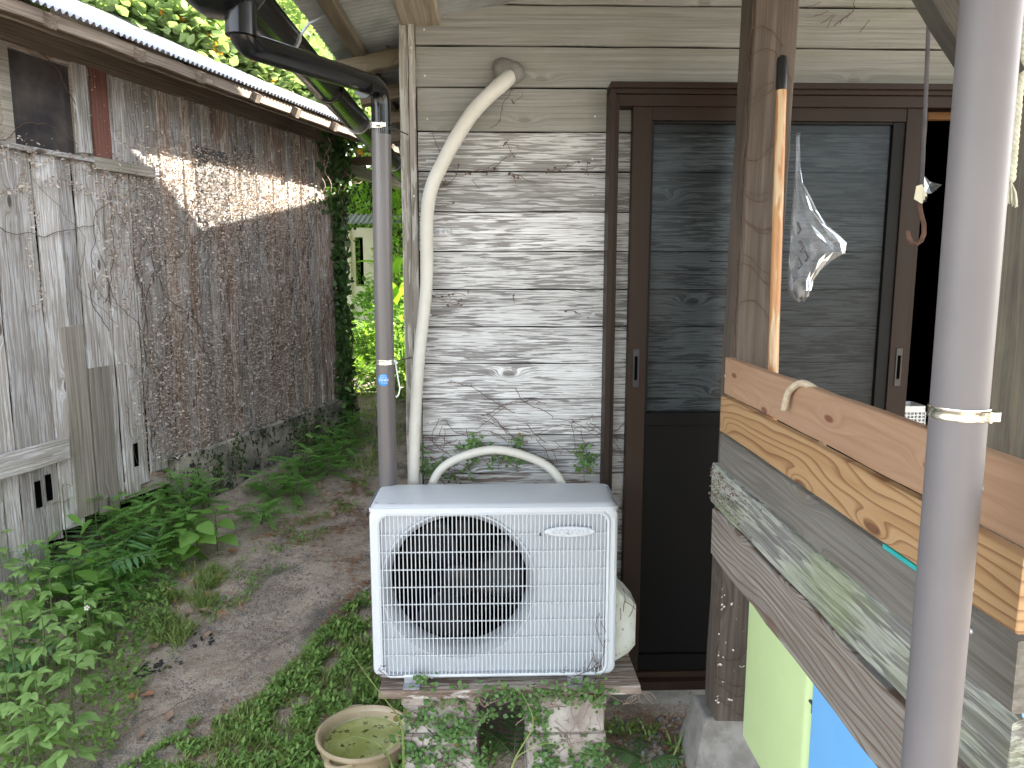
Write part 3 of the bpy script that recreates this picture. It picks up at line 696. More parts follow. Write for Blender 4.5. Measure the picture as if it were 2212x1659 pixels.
# knee brace at the top right
b = MB(); p0 = P(1990, -60, Y=1.0); p1 = P(2095, 110, Y=1.0)
dv = p1 - p0; L = dv.length
me = board_mesh(L + .1, .05, .04, M['post_grey'], 77, ch=.003, name='knee_brace')
ang = math.atan2(dv.z, dv.x)
o = thing('knee_brace', 'grey diagonal brace with a rusty bolt behind the top of the near pipe', 'brace', mesh=me); o.location = (p0 + p1) / 2 + Vector((.012, 0, 0)); o.rotation_euler = (0, -ang, 0)
b = MB(); b.lathe([(0, 0), (.008, 0), (.008, .006), (0, .008)], 6); b.obj('rusty_bolt', M['rust'], o, loc=(L / 2 - .02, -.021, 0), rot=(R(90), 0, 0))

# things on and behind the fence
def rbox(name, x0, x1, y0, y1, z0, z1, r_, mat, taper=0.):
    b = MB(); n = 6; rings = [(z0, -taper), (z0 + .01, -taper * .9), (z1, 0)]
    cs = [(x1 - r_, y1 - r_, 0), (x0 + r_, y1 - r_, 90), (x0 + r_, y0 + r_, 180), (x1 - r_, y0 + r_, 270)]
    for z, tp in rings:
        for (cx_, cy_, a0) in cs:
            for k_ in range(n + 1):
                a = R(a0 + 90 * k_ / n); b.v.append((cx_ + (r_ + tp) * math.cos(a), cy_ + (r_ + tp) * math.sin(a), z))
    m_ = 4 * (n + 1)
    for i in range(len(rings) - 1):
        for k_ in range(m_): b.f.append((i * m_ + k_, i * m_ + (k_ + 1) % m_, (i + 1) * m_ + (k_ + 1) % m_, (i + 1) * m_ + k_))
    b.f += [tuple(range(m_ - 1, -1, -1)), tuple(range((len(rings) - 1) * m_, len(rings) * m_))]
    return b.mesh(name, mat)
gx = .705
yg0, yg1 = P(1745, 1500, X=gx).y, P(1611, 1350, X=gx).y
t = thing('plastic_bin', 'lime green rounded plastic bin half hidden behind the fence boards', 'bin', (0, 0, 0), mesh=rbox('plastic_bin', gx, gx + .3, yg0, yg1, .36, .99, .022, M['green_bin'], .0)); autosmooth(t)
b = MB(); b.box(gx - .004, gx + .304, yg0 - .004, yg1 + .004, .99, 1.03, .006); b.obj('lid', M['green_bin'], t)
b = MB(); b.tube([(gx + .008, yg0 + .004, .70), (gx + .008, yg0 - .012, .70), (gx + .008, yg0 - .012, .68)], .004, 8); b.obj('latch', M['rebar'], t)
yb1 = P(1750, 1480, X=gx + .012).y - .004
t = thing('plastic_bin', 'sky blue plastic bin behind the lowest fence board next to the green one', 'bin', (0, 0, 0), mesh=rbox('plastic_bin', gx + .004, gx + .3, yb1 - .40, yb1 - .02, .33, .93, .012, M['blue_bin'])); autosmooth(t)
b = MB(); b.box(gx - .0, gx + .304, yb1 - .404, yb1 - .016, .93, .96, .006); b.obj('lid', M['blue_bin'], t)
p = P(1660, 1600, X=gx + .03)
b = MB(); b.lathe([(0, 0), (.1, 0), (.115, .28), (.125, .28), (.125, .3), (.105, .3), (.1, .27), (0, .26)], 32)
t = thing('flower_pot', 'terracotta pot under the lime green bin behind the fence', 'pot', (gx + .14, (yg0 + yg1) / 2 , .05), mesh=b.mesh('flower_pot', M['brick_pot'])); autosmooth(t)
pt = P(1903, 1206, X=.668)
b = MB(); b.box(.6685, .70, P(2045, 1310, X=.668).y, pt.y, 1.1842, 1.192, .001)
thing('teal_tray', 'teal plastic tray edge showing between the orange and grey fence boards', 'tray', mesh=b.mesh('teal_tray', M['teal']))
# leaning pole
ptop = P(1690, 120, Y=2.06); pbot = Vector((.735, 1.93, .12)); pm = P(1670, 805, Y=2.0)
pbot = pm + (pm - ptop) * 1.1
t = thing('wooden_pole', 'long orange varnished pole with black plastic cap leaning on the porch post', 'pole', pbot)
v = ptop - pbot; L = v.length
rot = v.to_track_quat('X', 'Z').to_matrix().to_4x4()
b = MB(); b.tube([(0, 0, 0), (L - .09, 0, 0)], .0138, 20); autosmooth(link('pole_shaft', b.mesh('pole_shaft', M['handle_wood']), t, mw=rot))
b = MB(); b.tube([(L - .09, 0, 0), (L - .015, 0, 0), (L - .005, 0, 0), (L, 0, 0)], [.0146, .0146, .012, .006], 20); autosmooth(link('cap', b.mesh('cap', M['black_pl']), t, mw=rot))
# cane handle hooked over the top board
c0 = P(1693, 886, X=.655); c1 = P(1702, 850, X=.66); c2 = P(1730, 832, X=.668); c3 = P(1762, 840, X=.685); c4 = P(1778, 858, X=.70)
pts = bend([c0, c1 + Vector((0, 0, .006)), c2 + Vector((0, 0, .008)), c3, c4, c4 + Vector((.01, -.005, -.25))], .018, 5)
b = MB(); pp = []; rr_ = []
fine = []
for i in range(len(pts) - 1):
    n_ = max(1, int((pts[i + 1] - pts[i]).length / .0022))
    for k_ in range(n_): fine.append(pts[i].lerp(pts[i + 1], k_ / n_))
b.tube(fine, [.0072 + .0008 * (i % 2) for i in range(len(fine))], 10)
t = thing('cane_handle', 'cream bound crook handle hooked over the top fence board', 'walking stick', mesh=b.mesh('cane_handle', M['cane']))

# ------------------------------------------------------------ plastic bag on the post
def bagmesh():
    y = 2.08; b = MB(); rows = [  # px left, px right, py, depth
        (1720, 1727, 290, .003), (1719, 1729, 330, .004), (1718, 1729, 365, .006), (1716, 1733, 395, .012), (1713, 1748, 425, .02), (1711, 1763, 455, .026), (1709, 1785, 485, .03),
        (1707, 1812, 508, .03), (1706, 1829, 528, .026), (1705, 1826, 546, .028), (1704, 1796, 563, .032), (1704, 1770, 585, .034), (1703, 1753, 606, .034), (1704, 1750, 625, .034), (1712, 1746, 641, .028), (1724, 1736, 651, .01)]
    r_ = random.Random(3); n = 22
    for (l, r2, py, d) in rows:
        a = P(l, py, Y=y); c = P(r2, py, Y=y)
        for k_ in range(n):
            an = 2 * math.pi * k_ / n; u = .5 + .5 * math.cos(an)
            b.v.append(Vector((a.x + (c.x - a.x) * u, y + d * math.sin(an) + d * .16 * r_.uniform(-1, 1), a.z + r_.uniform(-.004, .004))))
    for i in range(len(rows) - 1):
        for k_ in range(n): b.f.append((i * n + k_, i * n + (k_ + 1) % n, (i + 1) * n + (k_ + 1) % n, (i + 1) * n + k_))
    b.v = [tuple(v) for v in b.v]; return b
t = thing('plastic_bag', 'clear crumpled plastic bag hanging on the right side of the brown post', 'bag', (0, 0, 0))
bagmesh().obj('bag_film', M['bag'], t, smooth_=False)
b = MB(); p = P(1733, 622, Y=2.085); b.lathe([(0, -.03), (.018, -.022), (.026, 0), (.022, .016), (.012, .026), (0, .03)], 14, p)
autosmooth(b.obj('bundled_contents', surf('black_white_bundle', (.3, .3, .3), (.004, .004, .006), .5, 22, .2), t))
for (px, py, r_) in ((1722, 480, .006), (1728, 520, .008), (1724, 556, .005), (1738, 540, .006)):
    b = MB(); p = P(px, py, Y=2.09); b.tube([p, p + Vector((.012, 0, -.02)), p + Vector((.004, 0, -.032))], r_ * .6, 6); b.obj('dark_scrap', M['ink'], t, smooth_=True)
b = MB(); p = P(1726, 292, Y=2.1); b.tube([p + Vector((0, .03, 0)), p + Vector((0, -.01, .003))], .002, 6); b.obj('nail', M['rebar'], t)

# ------------------------------------------------------------ hook, rope, basket
hy = 1.3
pts = [P(2011, -60, Y=hy), P(2000, 200, Y=hy), P(1991, 400, Y=hy), P(1987, 440, Y=hy)]
t = thing('iron_hook', 'long thin iron rod with rusty hook at its end hanging before the dark doorway', 'hook', (0, 0, 0))
b = MB(); b.tube(pts, .0034, 10); autosmooth(b.obj('rod', M['rebar'], t))
hp = [P(x, y, Y=hy) for x, y in ((1987, 440), (1990, 462), (1996, 485), (1996, 505), (1990, 520), (1980, 527), (1970, 524), (1963, 512), (1960, 498))]
b = MB(); b.tube(hp, [.0034, .0036, .0038, .004, .004, .004, .004, .0038, .003], 10); autosmooth(b.obj('hook_end', M['rust'], t))
tg = thing('paper_tag', 'small creased paper tag in clear film tied on the iron rod', 'tag', (0, 0, 0))
b = MB(); q_ = [P(1980, 402, Y=hy - .006), P(1992, 398, Y=hy - .008), P(2003, 422, Y=hy - .004), P(1992, 440, Y=hy - .008), P(1975, 430, Y=hy - .002)]
b.add(q_ + [v + Vector((0, .0012, 0)) for v in q_], [(0, 1, 2, 3, 4), (9, 8, 7, 6, 5)] + [(i, 5 + i, 5 + (i + 1) % 5, (i + 1) % 5) for i in range(5)]); b.obj('paper', M['paper'], tg)
b = MB(); q_ = [P(1993, 375, Y=hy), P(2008, 392, Y=hy - .01), P(2035, 399, Y=hy), P(2012, 418, Y=hy + .01), P(1997, 420, Y=hy), P(2006, 402, Y=hy + .012)]
b.add(q_, [(0, 1, 5), (1, 2, 5), (2, 3, 5), (3, 4, 5), (4, 0, 5)]); b.obj('clear_film', M['bag'], tg)
cu = bpy.data.curves.new('t', 'FONT'); cu.body = 'S'; cu.size = .014; cu.extrude = .0002
to = bpy.data.objects.new('t', cu); COL.objects.link(to); bpy.context.view_layer.update()
me = bpy.data.meshes.new_from_object(to); bpy.data.objects.remove(to); me.materials.clear(); me.materials.append(M['ink'])
link('printed_letter', me, tg, mw=Matrix.Translation(P(1993, 434, Y=hy - .0095)) @ Euler((R(90), R(25), 0)).to_matrix().to_4x4())
# rope: three twisted strands
t = thing('rope', 'cream twisted rope with frayed end hanging beside the near pipe', 'rope', (0, 0, 0))
ra_, rb_ = P(2222, -40, Y=1.0), P(2184, 392, Y=.98)
for s_ in range(3):
    b = MB(); pts = []
    for i in range(220):
        u = i / 219; c = ra_.lerp(rb_, u); a = u * 70 + s_ * 2.094; pts.append(c + Vector((math.cos(a), math.sin(a), 0)) * .0026)
    b.tube(pts, .0028, 7); b.obj('strand', M['rope'], t, smooth_=True)
fr = MB()
for i in range(26):
    a = rnd.uniform(0, 6.28); d_ = Vector((math.cos(a) * .008 + .002, math.sin(a) * .008, -.026 - rnd.uniform(0, .008))); fr.tube([rb_, rb_ + d_ * .5 + Vector((math.cos(a), math.sin(a), 0)) * .002, rb_ + d_], .0007, 4)
o = fr.obj('frayed_end', M['rope'], t); o['kind'] = 'stuff'
# basket in the doorway, on a low step
pb = P(1960, 940, Y=2.72)
t = thing('laundry_basket', 'small white perforated plastic basket inside the doorway', 'basket', (pb.x - .02, 2.75, pb.z))
nh = 6; hw = .07; H_ = .115
for (sx, sy, ln) in ((0, -1, .14), (1, 0, .1), (-1, 0, .1), (0, 1, .14)):
    b = MB(); n_ = int(ln / .014)
    for i in range(n_ + 1):
        u = -ln / 2 + ln * i / n_
        (b.box(u - .0022, u + .0022, -.0012, .0012, 0, H_))
    for j in range(8): b.box(-ln / 2 - .0022, ln / 2 + .0022, -.0016, .0016, j * .013, j * .013 + (.0045 if j else .01))
    b.box(-ln / 2 - .004, ln / 2 + .004, -.004, .004, H_ - .022, H_)
    b.obj('basket_wall', M['white_pl'], t, loc=(sx * .07, sy * .05, 0), rot=(0, 0, R(90) if sx else 0))
b = MB(); b.box(-.07, .07, -.05, .05, 0, .003); b.obj('basket_bottom', M['white_pl'], t)
b = MB(); b.box(-.12, .35, -.09, .2, -.03, 0, .006); b.box(-.11, -.07, -.08, -.04, -(pb.z - .23), -.0301); b.box(.3, .34, -.08, -.04, -(pb.z - .23), -.0301)
thing('low_stool', 'brown wooden stool inside the doorway under the white basket', 'stool', (pb.x, 2.77, pb.z - .001), mesh=b.mesh('low_stool', M['room_trim']))

# ------------------------------------------------------------ outdoor unit
AX0, AX1, AY0, AY1, AZ0, AZ1 = -.367, .381, 2.16, 2.41, .417, .966
ac = thing('outdoor_unit', 'white air conditioner outdoor unit with round fan grille on a plank stand', 'air conditioner', (0, AY0, AZ0))
W2 = (AX1 - AX0) / 2; xc = (AX0 + AX1) / 2; Hh = AZ1 - AZ0
LX = lambda x: x - 0.; 
def pz(py): return P(1000, py, Y=AY0).z - AZ0
def pxx(px): return P(px, 1260, Y=AY0).x
FZ = pz(1098)                                  # seam under the cap
fx0, fx1, fz0, fz1 = pxx(823), pxx(1309), pz(1455), pz(1113)
fcx, fcz = pxx(990), pz(1269); Ri = .211; Ro = .238
def rrect(x0, x1, z0, z1, r_, n=8):
    out = []
    for (cx_, cz_, a0) in ((x1 - r_, z1 - r_, 0), (x0 + r_, z1 - r_, 90), (x0 + r_, z0 + r_, 180), (x1 - r_, z0 + r_, 270)):
        for k_ in range(n + 1):
            a = R(a0 + 90 * k_ / n); out.append((cx_ + r_ * math.cos(a), cz_ + r_ * math.sin(a)))
    return out
def loft(rings, closed_last=False):
    b = MB(); n = len(rings[0])
    for r_ in rings: b.v += [tuple(v) for v in r_]
    for i in range(len(rings) - 1):
        for k_ in range(n): b.f.append((i * n + k_, (i + 1) * n + k_, (i + 1) * n + (k_ + 1) % n, i * n + (k_ + 1) % n))
    return b
out = rrect(AX0, AX1, 0, FZ, .028); inn = rrect(fx0 - .012, fx1 + .012, fz0 - .012, fz1 + .012, .035); inn2 = rrect(fx0, fx1, fz0, fz1, .028)
def rr(pts, y): return [(x, y, z) for x, z in pts]
def inset(pts, d): return [(x + (d if x < xc else -d), z + (d if z < FZ / 2 else -d)) for x, z in pts]
b = loft([rr(out, AY1 - AY0), rr(out, .014), rr(inset(out, .003), .005), rr(inset(out, .01), 0), rr(inn, 0), rr([((x + x2) / 2, (z + z2) / 2) for (x, z), (x2, z2) in zip(inn, inn2)], -.005), rr(inn2, -.003), rr(inn2, .016)])
b.f.append(tuple(range(len(out))))
body = b.obj('casing', M['ac'], ac); autosmooth(body, 30)
# cap
b = MB(); cap = rrect(AX0 - .002, AX1 + .002, -.002, AY1 - AY0 + .002, .03)
def cz_(pts, z, d): return [(x + (d if x < xc else -d), y + (d if y < .12 else -d), z) for x, y in pts]
b = loft([cz_(cap, FZ + .001, 0), cz_(cap, Hh - .022, 0), cz_(cap, Hh - .012, .003), cz_(cap, Hh - .004, .010), cz_(cap, Hh, .024)])
b.f = [tuple(reversed(q_)) for q_ in b.f]; n_ = len(cap); b.f.append(tuple(range(4 * n_, 5 * n_)))
autosmooth(b.obj('top_cover', M['ac'], ac), 40)
# backing plate with circular hole
def plate_with_hole(x0, x1, z0, z1, cx_, cz_, r_, y, n=64):
    v = []; f = []
    for k_ in range(n):
        a = 2 * math.pi * k_ / n; ca, sa = math.cos(a), math.sin(a)
        tx = ((x1 if ca > 0 else x0) - cx_) / ca if abs(ca) > 1e-6 else 9; tz = ((z1 if sa > 0 else z0) - cz_) / sa if abs(sa) > 1e-6 else 9
        t_ = min(tx, tz); v += [(cx_ + ca * r_, y, cz_ + sa * r_), (cx_ + ca * t_, y, cz_ + sa * t_)]
    for k_ in range(n):
        j = (k_ + 1) % n; f.append((2 * k_, 2 * k_ + 1, 2 * j + 1, 2 * j))
    return v, f
b = MB(); v, f = plate_with_hole(fx0 - .004, fx1 + .004, fz0 - .004, fz1 + .004, fcx, fcz, Ro, .0155, 72); b.add(v, f)
# bell-mouth ring
nn = 72; prof = [(Ro, .0155), (Ro - .001, .006), (Ro - .006, .005), (Ro - .012, .012), (Ri + .003, .03), (Ri, .05), (Ri, .085)]
base = len(b.v)
for (r_, y) in prof:
    for k_ in range(nn): a = 2 * math.pi * k_ / nn; b.v.append((fcx + r_ * math.cos(a), y, fcz + r_ * math.sin(a)))
for i in range(len(prof) - 1):
    for k_ in range(nn): b.f.append((base + i * nn + k_, base + i * nn + (k_ + 1) % nn, base + (i + 1) * nn + (k_ + 1) % nn, base + (i + 1) * nn + k_))
autosmooth(b.obj('fan_shroud', M['ac'], ac), 30)
b = MB(); b.lathe([(Ri + .001, .0), (Ri + .001, .13), (0, .13)], 48); o = b.obj('fan_cavity', M['ac_dark'], ac, loc=(fcx, .086, fcz), rot=(R(-90), 0, 0))
fanr = link('fan', None, ac, (fcx, .075, fcz))
b = MB(); b.lathe([(0, -.03), (.04, -.03), (.052, -.022), (.055, 0), (.055, .03)], 32); autosmooth(b.obj('fan_hub', M['fan'], fanr, rot=(R(-90), 0, 0)))
for kf in range(3):
    b = MB(); n_ = 7
    for i in range(n_ + 1):
        r_ = .05 + (Ri - .012 - .05) * i / n_
        for j in range(7):
            a = R(88 + kf * 120) + (j / 6) * R(62) + R(14) * i / n_; b.v.append((math.cos(a) * r_, -.022 + .05 * j / 6, math.sin(a) * r_))
    for i in range(n_):
        for j in range(6): b.f.append((i * 7 + j, i * 7 + j + 1, (i + 1) * 7 + j + 1, (i + 1) * 7 + j))
    o = b.obj('fan_blade', M['fan'], fanr, smooth_=False); o.data.shade_smooth(); o.modifiers.new('s', 'SOLIDIFY').thickness = .003
b = MB(); b.box(-.03, .03, .0, .02, -.2, .2); b.obj('motor_bracket', M['ac_dark'], ac, loc=(fcx, .13, fcz))
b = MB(); b.box(-.02, .02, 0, .01, -.03, .02, .003); b.obj('motor_plate', M['fan'], ac, loc=(fcx + .01, .115, fcz + .15))
for (cx_, cy_, w_, l_) in ((-.348, .02, .012, .006), (-.3, .012, .03, .0025), (-.245, .014, .014, .003), (-.262, .011, .02, .0015)):
    b = MB(); b.v = [(cx_ + w_ * .5 * math.cos(a) * (1 + .2 * math.sin(a * 3)), cy_ + l_ * .5 * math.sin(a) * (1 + .3 * math.cos(a * 5)) + .012, Hh + .0004) for a in [k_ * .63 for k_ in range(10)]]; b.f = [tuple(range(10))]
    b.obj('paint_chip', M['chip'], ac)
# grille bars
vb = MB(); vb.box(-.0014, .0014, -.003, .004, 0, fz1 - fz0, .0005); vbm = vb.mesh('grille_bar', M['ac_grille'])
nb = 55; lx0, lx1 = pxx(1175), pxx(1283); lz = pz(1150); lh = .0165
for i in range(nb):
    x = fx0 + (fx1 - fx0) * (i + .5) / nb
    mx_ = vbm; ends_r = 0
    dcor = min(x - fx0, fx1 - x); cut = .028 - math.sqrt(max(0, .028 ** 2 - (.028 - dcor) ** 2)) if dcor < .028 else 0
    o = link('grille_bar', vbm, ac, mw=Matrix.Translation((x, .0, fz0 + cut)) @ Matrix.Diagonal((1, 1, (fz1 - fz0 - 2 * cut) / (fz1 - fz0), 1)))
hb = MB(); hb.box(fx0, fx1, .0002, .0044, -.0015, .0015, .0005); hbm = hb.mesh('grille_rail', M['ac_grille'])
for i in range(8):
    link('grille_rail', hbm, ac, loc=(0, 0, pz(1155) - (pz(1155) - pz(1415)) * (i - 0) / 7))
# raised slits on the flat right part and the logo plate
b = MB()
for (s_, y) in ((1, -.0005), (1, -.0045), (.93, -.006)):
    for k_ in range(40):
        a = 2 * math.pi * k_ / 40; b.v.append(((lx0 + lx1) / 2 + (lx1 - lx0) / 2 * s_ * math.cos(a), y, lz + lh * (s_ if s_ == 1 else .88) * math.sin(a)))
for i in range(2):
    for k_ in range(40): b.f.append((i * 40 + k_, i * 40 + (k_ + 1) % 40, (i + 1) * 40 + (k_ + 1) % 40, (i + 1) * 40 + k_))
b.f.append(tuple(range(80, 120))); b.f.append(tuple(range(39, -1, -1)))
lg = b.obj('logo_plate', M['ac'], ac)
cu = bpy.data.curves.new('t', 'FONT'); cu.body = 'CORONA'; cu.size = .021; cu.extrude = .0026; cu.offset = .0008; cu.bevel_depth = .0003; cu.align_x = 'CENTER'; cu.align_y = 'CENTER'
to = bpy.data.objects.new('t', cu); COL.objects.link(to); bpy.context.view_layer.update()
me = bpy.data.meshes.new_from_object(to); bpy.data.objects.remove(to); me.materials.clear(); me.materials.append(M['ac'])
link('logo_lettering', me, lg, mw=Matrix.Translation(((lx0 + lx1) / 2, -.0065, lz)) @ Euler((R(90), 0, 0)).to_matrix().to_4x4() @ Matrix.Diagonal((1.22, .88, 1, 1)))
b = MB(); b.lathe([(0, 0), (.0045, 0), (.0045, .003), (.0025, .002), (0, .002)], 12); b.obj('grille_screw', M['rebar'], ac, loc=(pxx(1166), -.0005, pz(1156)), rot=(R(90), 0, 0))
for px in (930, 1235):
    b = MB(); b.lathe([(0, 0), (.004, 0), (.004, .002), (0, .003)], 10); b.obj('panel_screw', M['galv'], ac, loc=(pxx(px), .0, pz(1463)), rot=(R(90), 0, 0))
# valve cover on the right side
zs_ = [(1245, .0), (1262, .012), (1290, .056), (1305, .074), (1390, .074), (1408, .052), (1419, .006)]
rings = []
for (py, d_) in zs_:
    z = P(1340, py, Y=2.24).z - AZ0
    rings.append([(AX1 - .002, .05, z), (AX1 + d_ * .6, .052, z), (AX1 + d_, .07, z), (AX1 + d_, .17, z), (AX1 + d_ * .6, .19, z), (AX1 - .002, .192, z)])
b = MB(); n_ = 6
for r_ in rings: b.v += r_
for i in range(len(rings) - 1):
    for k_ in range(n_ - 1): b.f.append((i * n_ + k_, i * n_ + k_ + 1, (i + 1) * n_ + k_ + 1, (i + 1) * n_ + k_))
b.f.append(tuple(range((len(rings) - 1) * n_, len(rings) * n_))); b.f.append(tuple(range(n_ - 1, -1, -1)))
vc = b.obj('valve_cover', M['ac_cover'], ac); bev(vc, .012, 3); autosmooth(vc, 50)
b = MB(); b.tube([(AX1 - .002, .06, 0), (AX1 + .007, .06, -.004)], .006, 8); b.obj('side_knob', M['ac'], ac, loc=(0, 0, pz(1112) - 0))
# feet
for px in (886, 1245):
    x = pxx(px); b = MB(); z0_ = .398 - AZ0
    b.box(x - .026, x + .026, -.034, .26, z0_, z0_ + .003); b.box(x - .024, x + .024, -.002, .02, z0_ + .003, .0)
    f_ = b.obj('foot_bracket', M['galv'], ac); bev(f_, .001)
    b = MB(); b.lathe([(0, 0), (.006, 0), (0, .0004)], 12); o = b.obj('foot_slot', M['ink'], f_, loc=(x, -.02, z0_ + .0032)); o.scale = (1.6, .7, 1)

# refrigerant pipe cover from the wall and the loop above the unit
def crs(pts, n=8):
    pts = [Vector(p) for p in pts]; q_ = [pts[0] * 2 - pts[1]] + pts + [pts[-1] * 2 - pts[-2]]; out = []
    for i in range(1, len(q_) - 2):
        p0, p1, p2, p3 = q_[i - 1:i + 3]
        for k_ in range(n):
            t = k_ / n; out.append(.5 * ((2 * p1) + (p2 - p0) * t + (2 * p0 - 5 * p1 + 4 * p2 - p3) * t * t + (3 * p1 - p0 - 3 * p2 + p3) * t ** 3))
    return out + [pts[-1]]
def ribbed(path, r0, r1, pitch=.0042, n=16, rib=.0005):
    pts = crs(path, 10); fine = []
    for i in range(len(pts) - 1):
        m_ = max(1, int((pts[i + 1] - pts[i]).length / pitch))
        for k_ in range(m_): fine.append(pts[i].lerp(pts[i + 1], k_ / m_))
    fine.append(pts[-1]); N_ = len(fine)
    b = MB(); b.tube(fine, [r0 + (r1 - r0) * min(1, i / N_ * 1.9) ** .8 + (rib if i % 2 else 0) + (.0012 if i % 23 == 0 else 0) for i in range(N_)], n)
    return b
dY = 2.49
t = thing('pipe_cover', 'long cream taped refrigerant pipe curving down the siding from a puttied hole', 'pipe', (0, 0, 0))
pts = [P(1112, 158, Y=2.56), P(1085, 180, Y=2.5), P(1020, 245, Y=2.49), P(960, 345, Y=2.485), P(925, 440, Y=2.485), P(921, 620, Y=2.485), P(903, 800, Y=2.47), P(893, 1030, Y=2.46), P(892, 1060, Y=2.47) + Vector((0, 0, -.3))]
b = ribbed(pts, .0255, .0192, rib=.0007); autosmooth(b.obj('taped_pipe', M['duct'], t), 80)
b = MB(); c = P(1097, 158, Y=2.53); r2 = random.Random(4)
for (s_, y) in ((1, 0), (.92, -.012), (.6, -.024)):
    for k_ in range(16):
        a = 2 * math.pi * k_ / 16; q_ = s_ * .051 * (1 + .12 * math.sin(a * 3 + 1) + .05 * r2.uniform(-1, 1)); b.v.append((c.x + q_ * math.cos(a), c.y + y, c.z + q_ * math.sin(a) * .97))
for i in range(2):
    for k_ in range(16): b.f.append((i * 16 + k_, i * 16 + (k_ + 1) % 16, (i + 1) * 16 + (k_ + 1) % 16, (i + 1) * 16 + k_))
b.f.append(tuple(range(32, 48))); o = b.obj('hole_putty', M['putty'], t); autosmooth(o, 60)
t = thing('pipe_cover', 'cream taped pipe arching behind the top of the outdoor unit', 'pipe', (0, 0, 0))
pts = [P(925, 1060, Y=2.46) + Vector((0, 0, -.05)), P(942, 1028, Y=2.465), P(985, 992, Y=2.475), P(1062, 972, Y=2.48), P(1135, 985, Y=2.475), P(1195, 1018, Y=2.46), P(1225, 1050, Y=2.455) + Vector((.01, 0, -.05))]
b = ribbed(pts, .0145, .0145, pitch=.003, rib=.0004); b.v = b.v; o = b.obj('taped_pipe', M['duct'], t); autosmooth(o, 80)

# ------------------------------------------------------------ stand: plank, blocks; pot
me = board_mesh(.80, .30, .027, M['plank'], 60, edge=.002, ends=.005, ch=.002, name='plank')
t = thing('stand_plank', 'weathered plank lying on the concrete blocks under the outdoor unit', 'plank', mesh=me); t.location = (.055, 2.275, .3835); t.rotation_euler = (R(-90), 0, R(.4))
def block(label, x, y, z, wd, dp_, h, seed, rz=0.):
    r_ = random.Random(seed); b = MB()
    b.box(-wd / 2, wd / 2, -dp_ / 2, dp_ / 2, 0, h, .006); b.box(-wd / 2 - .004, wd / 2 + .004, -dp_ / 2 - .007, dp_ / 2 + .004, h - .03, h - .002, .003)
    o = thing('concrete_block', label, 'block', (x, y, z), R(rz), 'blocks of the stand', b.mesh('concrete_block', M['block'])); return o
xl0, xl1, xr0, xr1 = -.277, -.05, .108, .346
for (a, c, side) in ((xl0, xl1, 'left'), (xr0, xr1, 'right')):
    for j, z in enumerate((-.02, .11, .24)):
        lab = {'left': 'ivy-grown concrete block beside the clay pot, ', 'right': 'ivy-grown concrete block on the door side of the stand, '}[side] + ('bottom', 'middle', 'top')[j] + ' of its stack'
        block(lab, (a + c) / 2 + rnd.uniform(-.003, .003), 2.30 + rnd.uniform(-.004, .004), z, c - a, .32, .1285, j, rnd.uniform(-1, 1))
b = MB(); b.box(-.45, .6, .0, .06, 0, .3)
pot = thing('clay_pot', 'beige stoneware pot of green stagnant water on the ground beside the blocks', 'pot', (-.433, 2.335, -.004))
b = MB(); b.lathe([(0, 0), (.09, 0), (.1, .012), (.135, .06), (.148, .1), (.152, .118), (.158, .122), (.159, .131), (.15, .135), (.142, .13), (.138, .118), (.136, .1)], 64)
autosmooth(b.obj('pot_body', M['pot'], pot), 50)
b = MB(); b.lathe([(.1365, .101), (.125, .06), (.09, .02), (0, .015)], 48); autosmooth(b.obj('pot_inside', M['pot_in'], pot), 50)
b = MB(); b.lathe([(.134, .097), (0, .097)], 48); b.obj('water', M['water'], pot)
for a in (R(248), R(110)):
    b = MB(); pts = [(.15 * math.cos(a + d_), .15 * math.sin(a + d_), .112) for d_ in (-.28,)] + [((.15 + e) * math.cos(a + d_), (.15 + e) * math.sin(a + d_), .113) for d_, e in ((-.2, .022), (0, .034), (.2, .022))] + [(.15 * math.cos(a + .28), .15 * math.sin(a + .28), .112)]
    b.tube(bend(pts, .015, 3), .0105, 10); autosmooth(b.obj('pot_handle', M['pot'], pot), 60)

# ------------------------------------------------------------ the old shed
shed = thing('old_shed', 'old plank shed overgrown with dead vines, with corrugated tin roof', 'shed', W0, R(90) - TH)
# local frame: x along the wall, y into the shed, z up
EAVE_T, PITCH = .45, R(26)
def vplank(s0, s1, z0, z1, mat, t_=.0, T=.016, seed=0, lean=0., name='wall_plank', edge=.0018, jag=.006, lab=None):
    me = board_mesh(z1 - z0, s1 - s0, T, mat, seed, edge=edge, ends=jag, ch=.002, name=name)
    o = link(name, me, shed, mw=Matrix.Translation(((s0 + s1) / 2, -t_ - T / 2, (z0 + z1) / 2)) @ Euler((0, R(-90) + lean, 0)).to_matrix().to_4x4())
    if lab: o['label'] = lab
    return o
def hplank(s0, s1, z0, z1, mat, t_=.0, T=.02, seed=0, tilt=0., name='cross_board', lab=None):
    me = board_mesh(s1 - s0, z1 - z0, T, mat, seed, edge=.0015, ends=.004, name=name)
    o = link(name, me, shed, mw=Matrix.Translation(((s0 + s1) / 2, -t_ - T / 2, (z0 + z1) / 2)) @ Euler((0, -tilt, 0)).to_matrix().to_4x4())
    if lab: o['label'] = lab
    return o
s = -2.6; i = 0; r2 = random.Random(12)
WIN = (.03, .56, 2.2, 2.70)
def bottom(s_):
    pts = [(-3, .1), (-.3, .12), (-.04, .2), (.1, .2), (.11, .36), (.38, .42), (.75, .48), (.96, .56), (9, .6)]
    for (a, za), (c, zc) in zip(pts, pts[1:]):
        if a <= s_ <= c: return za + (zc - za) * (s_ - a) / (c - a)
